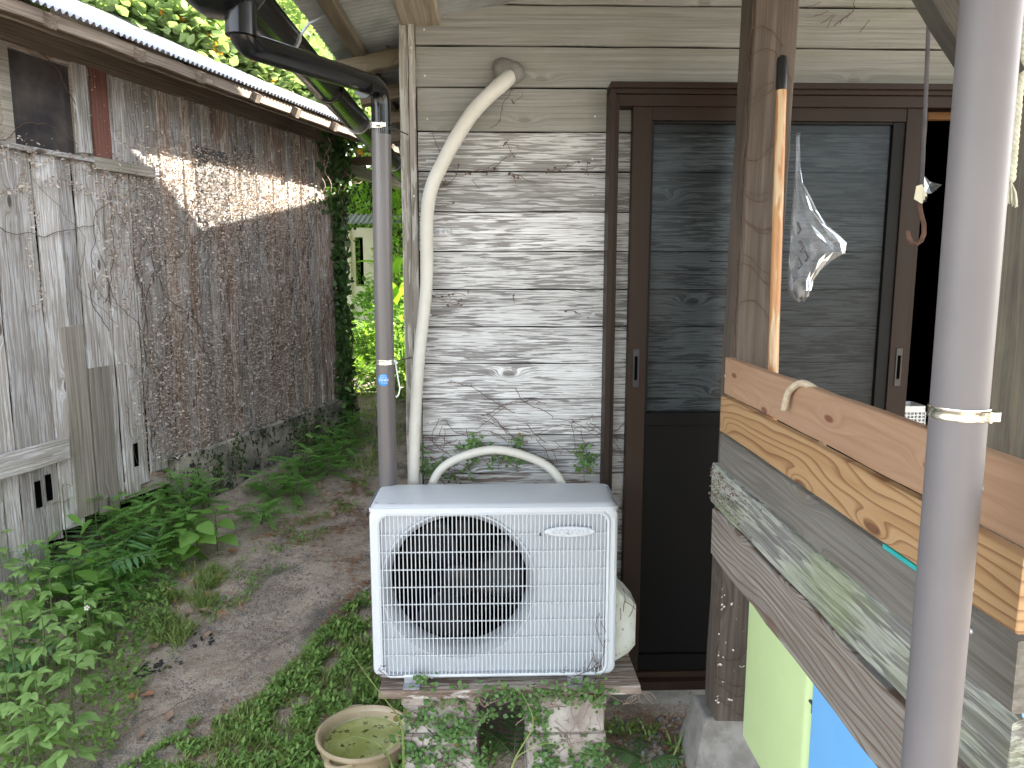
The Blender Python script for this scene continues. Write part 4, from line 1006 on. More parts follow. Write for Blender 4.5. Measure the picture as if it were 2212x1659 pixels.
while s < 3.05:
    wd = r2.uniform(.085, .135) if s < 1. else r2.uniform(.07, .11)
    e = min(s + wd, 3.05); mid = (s + e) / 2; z0 = bottom(mid) + (r2.uniform(-.02, .02) if s < .96 else 0)
    mt = M['shed'] if mid < 1.0 else M['shed_dark'] if r2.random() < .55 else M['shed']
    tt = (i % 2) * .007; ln = r2.uniform(-.004, .004)
    if WIN[0] < mid < WIN[1]:
        vplank(s, e - .007, z0, WIN[2] - .005, mt, tt, seed=i, lean=ln, jag=.01)
    else:
        vplank(s, e - .007, z0, 2.84, mt if mid < 1. else M['shed_dark'] if r2.random() < .6 else M['shed'], tt, seed=i, lean=ln, jag=.01)
    s = e; i += 1
# backing, far end wall and the body behind
b = MB(); b.box(-2.6, -.0, .02, .05, .3, 2.9); b.box(.58, 3.04, .02, .05, .6, 2.9); b.box(0, .58, .02, .05, .62, 2.18); b.obj('wall_backing', M['void'], shed)
b = MB(); b.box(3.03, 3.06, -.01, 3.5, .3, 2.95); b.box(-2.62, -2.6, 0, 3.5, .1, 2.95); b.box(-2.6, 3.0, 3.46, 3.5, .1, 4.3); b.obj('far_walls', M['shed_dark'], shed)
b = MB(); b.box(.0, .58, .3, .33, 1.9, 2.9); b.box(-2.6, 3, .3, .34, -.1, .6); b.obj('inner_wall', M['void'], shed)
# foundation
fb = MB(); n_ = 24; fr_ = random.Random(5)
for k_ in range(n_ + 1):
    s_ = .97 + (3.2 - .97) * k_ / n_; j = fr_.uniform(-.006, .006)
    zt = .575 + .045 * k_ / n_ + fr_.uniform(-.006, .006); fb.v += [(s_, .05, zt), (s_, -.045 + j, zt), (s_, -.06 + j, zt - .012), (s_, -.065 + fr_.uniform(-.008, .008), .45), (s_, -.07 + fr_.uniform(-.01, .01), .25), (s_, -.09, -.1)]
for k_ in range(n_):
    for q_ in range(5): fb.f.append((k_ * 6 + q_, k_ * 6 + q_ + 1, (k_ + 1) * 6 + q_ + 1, (k_ + 1) * 6 + q_))
fb.f += [(0, 5, 4, 3, 2, 1), tuple(n_ * 6 + q_ for q_ in range(6))]
o = fb.obj('foundation', M['conc_moss'], shed)
b = MB(); b.box(.1, .96, .0, .05, .42, .5); o = b.obj('sill_beam', M['shed_dark'], shed)
# window
w0, w1, wz0, wz1 = .12, .47, 2.245, 2.66
win = link('window', None, shed, (w0, -.0, wz0))
for (a, c, d_, e_) in ((-.05, 0, -.02, .45), (w1 - w0, w1 - w0 + .045, -.02, .45)): MB().box(a, c, -.03, .03, d_, e_, .002).obj('window_frame', M['shed_patch'], win)
MB().box(-.08, w1 - w0 + .09, -.045, .03, -.045, -.021, .002).obj('window_sill', M['shed'], win)
MB().box(0, w1 - w0, -.02, .03, .40, .44, .002).obj('window_frame', M['shed_dark'], win)
MB().box(0, w1 - w0, .005, .011, -.02, .40).obj('window_pane', M['glass_dark'], win)
MB().box(w1 - w0 + .0455, w1 - w0 + .075, -.012, .02, -.02, .47).obj('window_gap_shade', M['void'], win)  # black strip painted in place of the shade beside the frame
def sbox(px0, py0, px1, py1): a = S(px0, py0); c = S(px1, py1); return a[0], c[0], c[1], a[1]
s0_, s1_ = S(152, 250)[0], S(180, 250)[0]; vplank(s0_, s1_, S(165, 330)[1], 2.72, M['shed'], .02, .02, seed=71)
s0_, s1_ = S(188, 250)[0], S(222, 250)[0]; vplank(s0_, s1_, S(215, 355)[1], 2.72, M['shed_red'], .024, .02, seed=72, name='red_brown_board', lab='reddish brown upright board beside the window')
a = S(190, 362); c = S(318, 362); hplank(a[0], c[0], S(250, 375)[1], S(250, 350)[1], M['shed_patch'], .03, .022, seed=73, lab='short pale board under the red-brown upright')
a = S(-40, 985); c = S(134, 985); hplank(a[0], c[0], S(60, 1012)[1], S(60, 962)[1], M['shed'], .03, .02, seed=74, tilt=.02, lab='wide loose board nailed low across the planks')
vplank(S(139, 900)[0], S(186, 900)[0], .42, S(160, 702)[1], M['shed_patch'], .014, .014, seed=75, lab='darker patch board')
vplank(S(191, 900)[0], S(236, 900)[0], .40, S(210, 793)[1], M['shed_patch'], .015, .014, seed=76, lab='lower darker patch board')
vplank(2.96, 3.07, S(720, 890)[1] + .06, 1.15, M['shed_patch'], .03, .02, seed=78, lean=.05, lab='loose board stub at the far corner')
for (px, py) in ((285, 980), (96, 1050), (73, 1065)):   # flat black patches over the planks, painted shade of rotted gaps
    s_, z = S(px, py); MB().box(-.017, .017, -.027, -.0265, -.07, .06).obj('rotted_gap_shade', M['void'], shed, loc=(s_, 0, z))
# grey sheet panel
a = S(415, 315); c = S(492, 478); MB().box(a[0], c[0], -.026, -.024, c[1] - .02, a[1]).obj('grey_sheet', M['grey_sheet'], shed)
# wall plate, rafter ends, fascia, roof
hplank(-2.6, 3.05, 2.66, 2.78, M['fascia'], .02, .03, seed=81, name='wall_plate')
zE = 2.665                                       # underside of the eave edge
cp, sp_ = math.cos(PITCH), math.sin(PITCH)
for i in range(15):
    s_ = -2.3 + i * .455 + (.0 if i % 2 else .03)
    me = board_mesh(.55, .055, .045, M['fascia'], 400 + i, edge=.002, ch=.003, name='rafter')
    link('rafter', me, shed, mw=Matrix.Translation((s_, -.20, zE + .115)) @ Euler((PITCH, 0, 0)).to_matrix().to_4x4() @ Euler((0, 0, R(90))).to_matrix().to_4x4())
    if i > 6: continue
for (tt, zz_, h_, T_) in ((.40, zE + .012, .055, .022), (.36, zE - .01, .03, .02)):
    s_ = -2.6
    while s_ < 9:
        e = min(s_ + 1.8, 9); hplank(s_, e - .003, zz_ - h_ / 2, zz_ + h_ / 2, M['fascia'], tt, T_, seed=int(s_ * 10) + 500, name='fascia_board'); s_ = e
for i in range(15):
    s_ = -2.6 + .8 * i
    if s_ > 8: break
    mx = Matrix(((1, 0, 0, s_), (0, cp, -sp_, -EAVE_T), (0, sp_, cp, zE + .05 + (i % 2) * .002), (0, 0, 0, 1)))
    corrug('roof_sheet', M['tin'], .83, 2.3, .0345, .0085, shed, mx, spw=8, rows=2)
for (a, c) in ((3.6, 3.66), (4.6, 4.66)):
    b = MB(); b.box(a, c, -.3, 2.5, 2.6, 2.67, .003); b.obj('tie_beam', M['fascia'], shed)
b = MB(); b.box(3.06, 6.6, .1, .18, 2.5, 2.6, .003); b.obj('rear_beam', M['shed_patch'], shed)

# ------------------------------------------------------------ dead vines on the shed and on the house
def vine_walk(to3, s_, z_, ang, L, r_, rad=.0016, wob=.5, step=.02, off=.004):
    pts = []; a = ang
    for k_ in range(int(L / step)):
        pts.append(to3(s_, off + r_.uniform(0, .004), z_)); a += r_.uniform(-wob, wob); a += (ang - a) * .15
        s_ += math.cos(a) * step; z_ += math.sin(a) * step
    return pts
sh3 = lambda s_, t_, z: SW(s_, t_ + .026, z)
r3 = random.Random(21)
dens = lambda s_, z: (smooth(.55, 1.0, s_ + (z - 1.5) * .05) * (1 - .9 * smooth(2., 2.85, s_)) * (.35 + .65 * smooth(2.5, 2.1, z)) if z < 2.45 else .12) if s_ > .5 else 0.
from mathutils import noise as mn
mats = []
for _ in range(80000):
    s_ = r3.uniform(.35, 3.05); z = r3.uniform(.57, 2.66)
    dn_ = dens(s_, z) * (.25 + 1.1 * max(0, mn.noise(Vector((s_ * 3.5, z * 1.6, 1.))) + .45))
    if r3.random() > dn_ * .95: continue
    p = SW(s_, .03 + r3.uniform(0, .018), z); sc = r3.uniform(.009, .02) 
    mats.append(TRS(p, (r3.uniform(-1.2, 1.2), r3.uniform(0, 6.28), r3.uniform(0, 6.28)), (sc * .55, sc, sc)))
for _ in range(1500):        # runs along the window sill and short board, and trailing strings
    q_ = r3.random()
    if q_ < .4: s_ = r3.uniform(-.6, .95); z = 2.19 - .05 * (s_) + r3.gauss(0, .035)
    elif q_ < .6: s_ = r3.uniform(-.2, .95); z = 1.98 + .1 * math.sin(s_ * 5) + r3.gauss(0, .015)
    else:
        st_ = r3.choice([.62, .7, .55, .15]); z = r3.uniform(1.45, 2.2); s_ = st_ + .03 * math.sin(z * 20 + st_ * 9) + r3.gauss(0, .006)
    p = SW(s_, .03 + r3.uniform(0, .03), z); sc = r3.uniform(.01, .022)
    mats.append(TRS(p, (r3.uniform(-1.2, 1.2), r3.uniform(0, 6.28), r3.uniform(0, 6.28)), (sc * .55, sc, sc)))
CURL = ([(0, 0, 0), (-.3, .3, .15), (-.2, .75, .35), (0, 1, .2), (.3, .7, .0), (.25, .25, -.1)], [(0, 5, 4, 1), (1, 4, 3, 2)])
dv_ = thing('dead_vine', 'mass of dry brown vine covering the shed planks', 'vine', W0)
o = scatter('dry_tendrils', CURL[0], CURL[1], [Matrix.Translation(-W0) @ m_ for m_ in mats], M['dry_curl'], dv_); o['kind'] = 'stuff'
b = MB()
for _ in range(130):
    s_ = r3.uniform(.6, 3.0); z = r3.uniform(.6, 1.9); L = r3.uniform(.3, 1.1)
    pts = vine_walk(sh3, s_, z, R(r3.choice([75, 95, 60, 110, 85])), min(L, (2.62 - z)), r3, off=.003)
    if len(pts) > 2: b.tube([p - W0 for p in pts], r3.uniform(.001, .0024), 3, False)
for (s0_, z0_, an, L) in ((-.5, 2.17, 0, 1.4), (-.2, 1.96, 10, .8), (.6, 2.2, -88, .8), (.7, 2.2, -95, .9), (.55, 1.5, 80, .5), (.45, 1.6, -60, .3), (.25, 2.68, -60, .5)):
    b.tube([p - W0 for p in vine_walk(sh3, s0_, z0_, R(an), L, r3, off=.006)], r3.uniform(.0012, .0022), 4, False)
o = b.obj('dry_stems', M['vine'], dv_); o['kind'] = 'stuff'
# thin dead vines on house siding
hs3 = lambda s_, t_, z: Vector((s_, HY - .012 - t_ * 1.2, z))
def hvine(label, runs, curls=(), name='dead_vine', mat='vine'):
    b = MB()
    first = None; mats = []
    o3 = Vector((runs[0][0], HY, runs[0][1]))
    for (x, z, an, L, rad) in runs:
        pts = vine_walk(hs3, x, z, R(an), L, r3, off=.004, wob=.45, step=.012)
        b.tube([p - o3 for p in pts], rad, 4, False)
        for p in pts[::3]:
            if r3.random() < .4:
                a = r3.uniform(0, 6.28); b.tube([p - o3, p - o3 + Vector((math.cos(a) * .012, -.004, math.sin(a) * .012))], rad * .7, 3, False)
            if curls and r3.random() < curls[0]:
                for _ in range(2): mats.append(TRS(p - o3 + Vector((r3.uniform(-.006, .006), -.004, r3.uniform(-.006, .006))), (r3.uniform(0, 6), r3.uniform(0, 6), r3.uniform(0, 6)), r3.uniform(.007, .014)))
    t = thing(name, label, 'vine', o3)
    b.obj('vine_stem', M[mat], t)['kind'] = 'stuff'
    if mats: scatter('dry_curls', CURL[0], CURL[1], mats, M['dry_curl'] if False else M['vine'], t)['kind'] = 'stuff'
def HP(px, py): p = P(px, py, Y=HY - .012); return p.x, p.z
x, z = HP(1108, 190); x2, z2 = HP(1090, 300)
hvine('thin dead vine hanging below the puttied pipe hole', [(x, z, -105, .17, .0011), (x - .02, z - .17, -60, .05, .001), (x2, z2 - .02, -5, .07, .001), (x + .0, z - .045, 10, .05, .0009)], (.3,))
x, z = HP(935, 290); x2, z2 = HP(950, 380)
hvine('dead vine straying over the siding behind the upper cream pipe', [(x, z, -80, .12, .0012), (x - .03, z - .22, 60, .2, .0012), (x - .04, z - .24, 20, .12, .001)], (.4,))
for i, (px, py, an, L) in enumerate(((985, 378, -4, .16), (1050, 374, 3, .12), (1100, 376, -20, .11), (1180, 372, 8, .12), (1255, 366, -10, .06), (1268, 350, -75, .05))):
    x, z = HP(px, py); hvine('curled dead vine cluster in the fourth siding seam above the wall strap', [(x, z, an, L, .0012), (x + .02, z - .01, an - 50, L * .4, .001)], (.75,)) if False else None
x, z = HP(985, 378)
runs = []
for (px, py, an, L) in ((985, 378, -4, .16), (1050, 374, 3, .12), (1100, 376, -20, .11), (1180, 372, 8, .12), (1255, 366, -10, .06), (1268, 350, -75, .05), (1110, 380, -70, .04), (1020, 390, -30, .05), (960, 395, 150, .04)):
    x, z = HP(px, py); runs.append((x, z, an, L, .0011))
hvine('curled dead vine strung along a siding seam below the pipe hole', runs, (.8,))
runs = []
for (px, py, an, L) in ((925, 635, -5, .12), (955, 640, -12, .1), (975, 648, -15, .08), (1010, 628, -80, .03), (1110, 640, -80, .04), (1225, 670, -20, .06), (935, 640, 160, .03)):
    x, z = HP(px, py); runs.append((x, z, an, L, .0011))
hvine('short dead vine bits on the middle siding boards beside the pipe', runs, (.6,))
runs = []
for i in range(24):
    x, z = HP(rnd.uniform(915, 1290), rnd.uniform(880, 955)); runs.append((x, z, rnd.choice([20, -20, 160, 35, 145, -30]), rnd.uniform(.08, .3), rnd.uniform(.0008, .0015)))
hvine('tangle of fine brown vine stems across the lower siding boards', [r_ for r_ in runs if r_[0] < .2 or True][:18])
runs = []
for i in range(46):
    x, z = HP(rnd.uniform(920, 1290), rnd.uniform(945, 1020)); runs.append((x, z, rnd.choice([20, -20, 70, 110, 160, -40]), rnd.uniform(.05, .14), rnd.uniform(.0008, .0015)))
hvine('reddish rootlets and stems above the outdoor unit', runs)
def leafy(name, label, cat, pts, n, lsc, mat, normal=Vector((0, -1, 0)), spread=.03, parent=None, origin=None, leafm=LEAFW, seed=1, stem=True):
    """leaves spread round paths lying on a surface"""
    r_ = random.Random(seed); mats = []; o3 = origin or pts[0][0]
    q0 = normal.to_track_quat('Z', 'Y')
    for path in pts:
        for _ in range(n):
            k_ = r_.randrange(len(path) - 1); p = path[k_].lerp(path[k_ + 1], r_.random())
            tang = q0 @ Vector((r_.gauss(0, spread), r_.gauss(0, spread), abs(r_.gauss(0, .008)) + .003)); sc = r_.uniform(*lsc)
            e = q0 @ Euler((r_.uniform(-.6, .5), r_.uniform(-.5, .5), r_.uniform(0, 6.28))).to_quaternion()
            mats.append(TRS(p - o3 + tang, e, sc))
    t = parent or thing(name, label, cat, o3)
    if stem:
        b = MB()
        for path in pts: b.tube([p - o3 for p in path], .0014, 4, False)
        b.obj('stems', M['vine'], t)['kind'] = 'stuff'
    o = scatter('leaves', leafm[0], leafm[1], mats, mat, t); o['kind'] = 'stuff'; return t
def wpath(x0, z0, an, L, y, r_, step=.02):
    pts = []; a = R(an)
    for k_ in range(max(2, int(L / step))):
        pts.append(Vector((x0, y, z0))); a += r_.uniform(-.5, .5); a += (R(an) - a) * .2; x0 += math.cos(a) * step; z0 += math.sin(a) * step
    return pts
r4 = random.Random(31)
paths = []
for (px, py, an, L) in ((915, 960, -85, .1), (920, 985, -60, .08), (935, 1000, -20, .09), (990, 955, -40, .1), (1000, 965, 0, .12), (1020, 945, -80, .07), (1005, 1010, 30, .1), (1050, 1000, 10, .12), (1090, 985, -10, .08), (1255, 960, -80, .08), (1275, 985, -85, .06), (1120, 950, -70, .05), (1250, 1010, 5, .06), (910, 1015, 0, .2)):
    x, z = HP(px, py); paths.append(wpath(x, z, an, L, HY - .02, r4))
leafy('creeping_fig', 'green creeping fig on the lowest siding board above the outdoor unit', 'climbing plant', paths, 26, (.009, .017), M['leaf_fig'], spread=.012, seed=2)
# creeping fig on the blocks and the plank
for nm, x0, x1, lab, n_ in (('l', xl0, xl1, 'green creeping fig covering the block stack beside the clay pot', 60), ('r', xr0, xr1, 'green creeping fig covering the block stack on the door side', 60)):
    paths = [wpath(r4.uniform(x0, x1), r4.uniform(.02, .36), r4.choice([70, 110, 20, 160]), .12, 2.135, r4) for _ in range(24 if nm == 'l' else 17)]
    leafy('creeping_fig', lab, 'climbing plant', paths, 38, (.009, .02), M['leaf_fig'], spread=.018, seed=7)
    b = MB()
    for _ in range(60):
        pth = wpath(r4.uniform(x0, x1), r4.uniform(0, .37), r4.uniform(0, 360), r4.uniform(.05, .12), 2.130, r4, .012); b.tube(pth, .0012, 3, False)
    o = thing('dead_vine', 'brown vine stems on the block stack ' + ('beside the clay pot' if nm == 'l' else 'on the door side'), 'vine', mesh=b.mesh('dead_vine', M['vine_pale' if nm == 'r' else 'vine']))
paths = [wpath(r4.uniform(-.05, .38), .385 + r4.uniform(-.012, .012), 0 if r4.random() < .5 else 180, .12, 2.115, r4) for _ in range(10)]
leafy('creeping_fig', 'green creeping fig trailing along the front edge of the stand plank', 'climbing plant', paths, 30, (.009, .018), M['leaf_fig'], spread=.012, seed=9)
b = MB()
for _ in range(26):
    x = r4.uniform(-.3, .42); pth = [Vector((x + k_ * .012 * r4.choice([1, .7]), 2.112 - r4.uniform(0, .012), .372 + .02 * math.sin(k_ * .9 + x * 9))) for k_ in range(9)]; b.tube(pth, .001, 3, False)
thing('dead_vine', 'fine pale vine stems trailing on the stand plank', 'vine', mesh=b.mesh('dead_vine', M['vine_pale']))
# dead vine on the unit's right edge and lower corners
b = MB()
for (px, py, an, L, yy) in ((1300, 1455, 92, .22, AY0 - .003), (1215, 1460, 8, .13, AY0 - .005), (1240, 1462, 20, .1, AY0 - .005), (1285, 1455, 60, .06, AY0 - .005), (1268, 1450, 95, .06, AY0 - .006), (1290, 1440, 120, .07, AY0 - .006), (815, 1458, -8, .09, AY0 - .005), (820, 1450, -30, .05, AY0 - .005), (1307, 1400, 80, .1, AY0 - .003)):
    p = P(px, py, Y=yy); b.tube(wpath(p.x, p.z, an, L, yy, r4, .01), .0011, 4, False)
    for _ in range(3): b.tube(wpath(p.x + r4.uniform(-.01, .01), p.z + r4.uniform(0, .02), an + r4.uniform(-60, 60), .03, yy, r4, .008), .0008, 3, False)
for (px, py, an, L) in ((1345, 1270, -80, .09), (1350, 1300, -50, .06), (1365, 1290, -100, .08), (1340, 1340, 60, .05)):
    p = P(px, py, Y=2.205); b.tube([Vector((q_.x, 2.206, q_.z)) for q_ in wpath(p.x, p.z, an, L, 2.206, r4, .01)], .0011, 4, False)
thing('dead_vine', 'thin dead vine creeping up the lower right corner of the outdoor unit', 'vine', mesh=b.mesh('dead_vine', M['vine']))
# dead vine on the porch post and on the mossy board
b = MB(); 
for _ in range(20):
    z = r4.uniform(.3, 2.4); x = .757 + (z - .26) * .012; pth = [Vector((x - .065 - r4.uniform(0, .006) + (.13 * u if r4.random() < 1 else 0), 2.147 - r4.uniform(0, .004), z + .09 * math.sin(u * 3 + z * 9) * u)) for u in [k_ / 9 * r4.uniform(.6, 1) for k_ in range(10)]]; b.tube(pth, .001, 3, False)
for k_ in range(7):
    z0_ = .4 + k_ * .3; b.tube([Vector((.757 + (z0_ + j * .03 - .26) * .012 - .064 - .002 * (j % 2), 2.16 + .01 * math.sin(j), z0_ + j * .03)) for j in range(11)], .0013, 4, False)
thing('dead_vine', 'thin dead vine winding up the brown porch post', 'vine', mesh=b.mesh('dead_vine', M['vine']))
mats = [TRS((.757 - .06 + r4.choice([0, r4.uniform(0, .11)]), 2.142, r4.uniform(.3, .95)), (r4.uniform(0, 6), r4.uniform(0, 6), r4.uniform(0, 6)), r4.uniform(.006, .012)) for _ in range(60)]
o = scatter('snail_crust', CURL[0], CURL[1], mats, leafmat('white_lichen_scale', (.5, .48, .42), (.6, .58, .52), .0, .8, (1, 1, 1))); o['kind'] = 'stuff'; tag(o, 'small white lichen flakes stuck on the porch post', 'lichen')
mats = []; b = MB()
for _ in range(300):
    y = 2.22 - abs(r4.gauss(0, .16)) ; z = r4.uniform(.965, 1.07); mats.append(TRS((.674 + r4.uniform(-.004, .002), y, z), (r4.uniform(0, 6), r4.uniform(0, 6), r4.uniform(0, 6)), r4.uniform(.005, .009)))
o = scatter('dead_vine', CURL[0], CURL[1], mats, M['root_curl']); o['kind'] = 'stuff'; tag(o, 'crust of dead rootlets on the mossy fence board', 'vine')
b = MB()
for k_ in range(9):
    a = R(r4.uniform(-30, 60)); p = P(1745 + k_ * 14, [20, 35, 50, 60, 58, 52, 40, 25, 70][k_], Y=2.53); b.tube(wpath(p.x, p.z, 25 + k_ * 6, .07, 2.53, r4, .012), .0011, 3, False)
thing('dead_vine', 'wiry dead vine twig on the upper boards right of the brown post', 'vine', mesh=b.mesh('dead_vine', M['vine']))

# ------------------------------------------------------------ ivy at the shed's far corner
mats = []; r5 = random.Random(44)
for _ in range(3400):
    z = r5.uniform(.35, 2.75); k_ = (z - .5) / 2.2
    wd = .06 + .05 * max(0, math.sin(z * 3.1)) + (.14 if z > 2.1 else 0)
    p = SW(2.97 + r5.gauss(-.0, wd * .5), .0 + abs(r5.gauss(0, .05)) , z) + SU * (r5.uniform(0, .08) if r5.random() < .4 else 0)
    mats.append(TRS(p - SW(3.05, 0, 0), (r5.uniform(.4, 2.2), r5.uniform(-.8, .8), r5.uniform(0, 6.28)), r5.uniform(.03, .06)))
ivy = thing('ivy', 'dark green ivy column climbing the far corner of the old shed', 'climbing plant', SW(3.05, 0, 0))
o = scatter('ivy_leaves', LEAFW[0], LEAFW[1], mats, M['leaf_ivy'], ivy); o['kind'] = 'stuff'
b = MB()
for _ in range(10): b.tube([SW(3.05 + r5.uniform(-.12, .1), .04 + r5.uniform(0, .03), .3 + j * .2) - SW(3.05, 0, 0) + Vector((r5.uniform(-.03, .03), 0, 0)) for j in range(12)], .006, 5, False)
b.obj('ivy_stems', M['vine'], ivy)
b = MB()
for (px, py, an, L) in ((690, 250, -60, .35), (700, 330, -80, .4), (690, 385, -95, .2), (745, 375, -60, .3), (705, 300, -110, .2)):
    s_, z = S(px, py, .1); pts = []; a = R(an)
    for j in range(int(L / .03)): pts.append(SW(s_, .12 + .02 * math.sin(j), z)); a += r5.uniform(-.6, .6); s_ += math.cos(a) * .03; z += math.sin(a) * .03
    b.tube(pts, .004, 5, False)
thing('bare_vine', 'bare reddish vine loops sticking out near the ivy column', 'vine', mesh=b.mesh('bare_vine', M['vine_pale']))
# moss/green on the foundation
paths = []
for _ in range(26):
    s_ = r5.choice([1.25, 1.45, 1.6, 2.2, 2.35, 2.55]) + r5.gauss(0, .1); z = r5.uniform(.5, .6); paths.append([SW(s_ + r5.uniform(-.02, .02), .075 + (.6 - z + j * .03) * .04, z - j * .04) for j in range(7)])
leafy('creeping_fig', 'dark green creeper running down the mossy shed foundation', 'climbing plant', paths, 36, (.01, .022), M['leaf_ivy'], normal=SN, spread=.018, seed=5)

# ------------------------------------------------------------ background: trees, hedge, white building
def tree(label, base, trunk_h, crown, n, lsc, mat, group=None, seed=1, clumps=40, lm=LEAF, name='broadleaf_tree'):
    """crown: list of (centre offset, radii)"""
    r_ = random.Random(seed); base = Vector(base)
    t = thing(name, label, 'tree', base, 0, group)
    b = MB(); b.tube([(0, 0, -.3), (.05, 0, trunk_h * .5), (0, .1, trunk_h)], [.16, .12, .09], 10)
    tips = []
    for (c, rad) in crown:
        c = Vector(c); b.tube([(0, .05, trunk_h * .8), Vector((0, 0, trunk_h)).lerp(c, .5) + Vector((r_.uniform(-.2, .2), 0, .1)), c], [.07, .045, .02], 6)
        for _ in range(6):
            e = c + Vector((r_.gauss(0, .5) * rad[0], r_.gauss(0, .5) * rad[1], r_.gauss(0, .5) * rad[2])); b.tube([c, c.lerp(e, .5) + Vector((0, 0, .05)), e], [.02, .012, .006], 5, False)
    b.obj('trunk', M['bark'], t)
    mats = []
    for (c, rad) in crown:
        c = Vector(c); cl = []
        for _ in range(clumps):
            v = Vector((r_.gauss(0, 1), r_.gauss(0, 1), r_.gauss(0, 1))).normalized() * r_.uniform(.45, 1.)
            cl.append(c + Vector((v.x * rad[0], v.y * rad[1], v.z * rad[2])))
        for _ in range(n // len(crown)):
            k_ = r_.choice(cl); sg = .16 * max(.5, rad[0] * .7)
            p = k_ + Vector((r_.gauss(0, sg), r_.gauss(0, sg), r_.gauss(0, sg * .8)))
            mats.append(TRS(p, (r_.uniform(-.5, 1.2), r_.uniform(-.6, .6), r_.gauss(math.pi, 1.3)), r_.uniform(*lsc)))
    o = scatter('crown', lm[0], lm[1], mats, mat, t); o['kind'] = 'stuff' ; return t
tree('broad-leaved tree with large pale green leaves leaning over the shed roof', (-3.4, 8.0, .4), 2.2, [((-.9, -.9, 3.5), (.9, .8, .8)), ((.0, -.8, 3.05), (.8, .7, .6)), ((.8, -.4, 2.85), (.7, .6, .55)), ((1.5, .1, 2.6), (.6, .6, .5)), ((.3, .3, 4.3), (1.2, .9, .9)), ((1.2, .5, 3.9), (1., .9, .8)), ((-1.6, 0, 4.2), (1., .9, .8)), ((1.15, -2.4, 2.98), (.45, .5, .22)), ((1.4, -1.7, 3.), (.45, .5, .25)), ((.8, -3.2, 3.0), (.35, .35, .16)), ((1.63, -.94, 2.95), (.4, .5, .25)), ((.3, -2.6, 3.35), (.45, .5, .3)), ((1.3, -2.6, 2.82), (.3, .35, .16)), ((1.55, -1.9, 2.82), (.3, .4, .16)), ((1.75, -1.2, 2.8), (.3, .4, .16)), ((1.95, -.4, 2.8), (.3, .4, .16))], 66000, (.05, .095), M['leaf_tree'], seed=3, clumps=60, lm=LEAFW)
tree('pale green leafy tree beside the gutter between shed and house', (-1.9, 13.2, .4), 3., [((-.8, -.4, 4.2), (1.2, .8, 1.)), ((.6, -.2, 5.2), (1.4, .8, 1.1)), ((-.7, -.3, 5.6), (1.2, .8, 1.)), ((.6, -.5, 3.7), (.9, .6, .7))], 26000, (.08, .14), M['leaf_tree'], seed=4, clumps=60, lm=LEAFW)
tree('darker tree rising behind the shed roof at the top left', (-6., 12.5, .4), 4, [((0, 0, 5.2), (1.8, 1.2, 1.4)), ((2.2, 0, 5.6), (1.8, 1.2, 1.4)), ((-2, 0, 5.5), (1.6, 1.2, 1.4)), ((1, 0, 3.9), (2., 1.2, 1.2))], 12000, (.1, .17), M['leaf_tree2'], seed=5, clumps=80)
tree('tall dark tree beyond the gap between shed and house', (-1.2, 14.5, .4), 4, [((0, 0, 5.2), (2., 1.2, 1.4)), ((1.8, 0, 4), (1.6, 1.2, 1.6)), ((-1.8, 0, 4.), (1.6, 1.2, 1.6)), ((.4, 0, 7), (2, 1.2, 1.4))], 12000, (.11, .18), M['leaf_tree2'], seed=6, clumps=80)
# clipped hedge
mats = []; r6 = random.Random(5)
for _ in range(9000):
    x = r6.uniform(-2.6, .4); z = r6.uniform(.8, 3.1); y = 11.2 + .14 * mn.noise(Vector((x * 3, z * 3, 2))) * 2 + abs(r6.gauss(0, .12))
    mats.append(TRS((x, y, z), (r6.uniform(0, 2.4), r6.uniform(-.8, .8), r6.uniform(0, 6.28)), r6.uniform(.05, .09)))
hd = thing('hedge', 'bright green sunlit hedge seen through the gap', 'hedge', (0, 0, 0)); o = scatter('hedge_leaves', LEAF[0], LEAF[1], mats, M['leaf_hedge'], hd); o['kind'] = 'stuff'
b = MB(); b.box(-2.6, .4, 11.45, 11.9, .3, 3.0); b.obj('hedge_core', surf('hedge_inside', (.02, .035, .01), (.03, .045, .015), .9, 3, 0), hd)
# white building far behind
wb_ = thing('white_outbuilding', 'small whitewashed outbuilding with pale tin roof beyond the gap', 'building', (0, 0, 0))
wy = 10.6; a = P(752, 500, Y=wy); c = P(815, 640, Y=wy)
b = MB(); x0 = P(700, 500, Y=wy).x; x1 = P(812, 500, Y=wy).x; zt = P(780, 492, Y=wy).z; zb = gz(-1.8, wy) - .1
wx0, wx1 = P(765, 560, Y=wy).x, P(785, 560, Y=wy).x; wz0_, wz1_ = P(770, 618, Y=wy).z, P(770, 512, Y=wy).z
for (p0_, p1_, q0_, q1_) in ((x0, wx0, zb, zt), (wx1, x1, zb, zt), (wx0, wx1, zb, wz0_), (wx0, wx1, wz1_, zt)): b.box(p0_, p1_, wy, wy + .12, q0_, q1_)
b.box(x1 - .1, x1, wy + .121, wy + 2, zb, zt); b.obj('wall', M['plaster'], wb_)
b = MB(); b.box(wx0, wx1, wy + .5, wy + .52, wz0_, wz1_); b.obj('dark_opening', M['void'], wb_)
b = MB(); b.box(x1 - .42, x1 - .36, wy - .03, wy - .001, zb, zt); b.obj('wall_pier', M['plaster'], wb_)
r0 = P(735, 488, Y=wy - .3); r1 = P(880, 488, Y=wy - .3)
mx = Matrix(((1, 0, 0, r0.x), (0, .95, -.3, wy - .35), (0, .3, .95, P(800, 484, Y=wy - .3).z), (0, 0, 0, 1)))
corrug('roof_sheet', M['tin'], r1.x - r0.x, .55, .07, .012, wb_, mx, spw=6, rows=1)
b = MB(); zz_ = P(800, 470, Y=wy).z; b.box(r0.x, r1.x, wy + .14, wy + .2, zz_ , zz_ + .05); b.obj('roof_ridge', M['roof_red'], wb_)
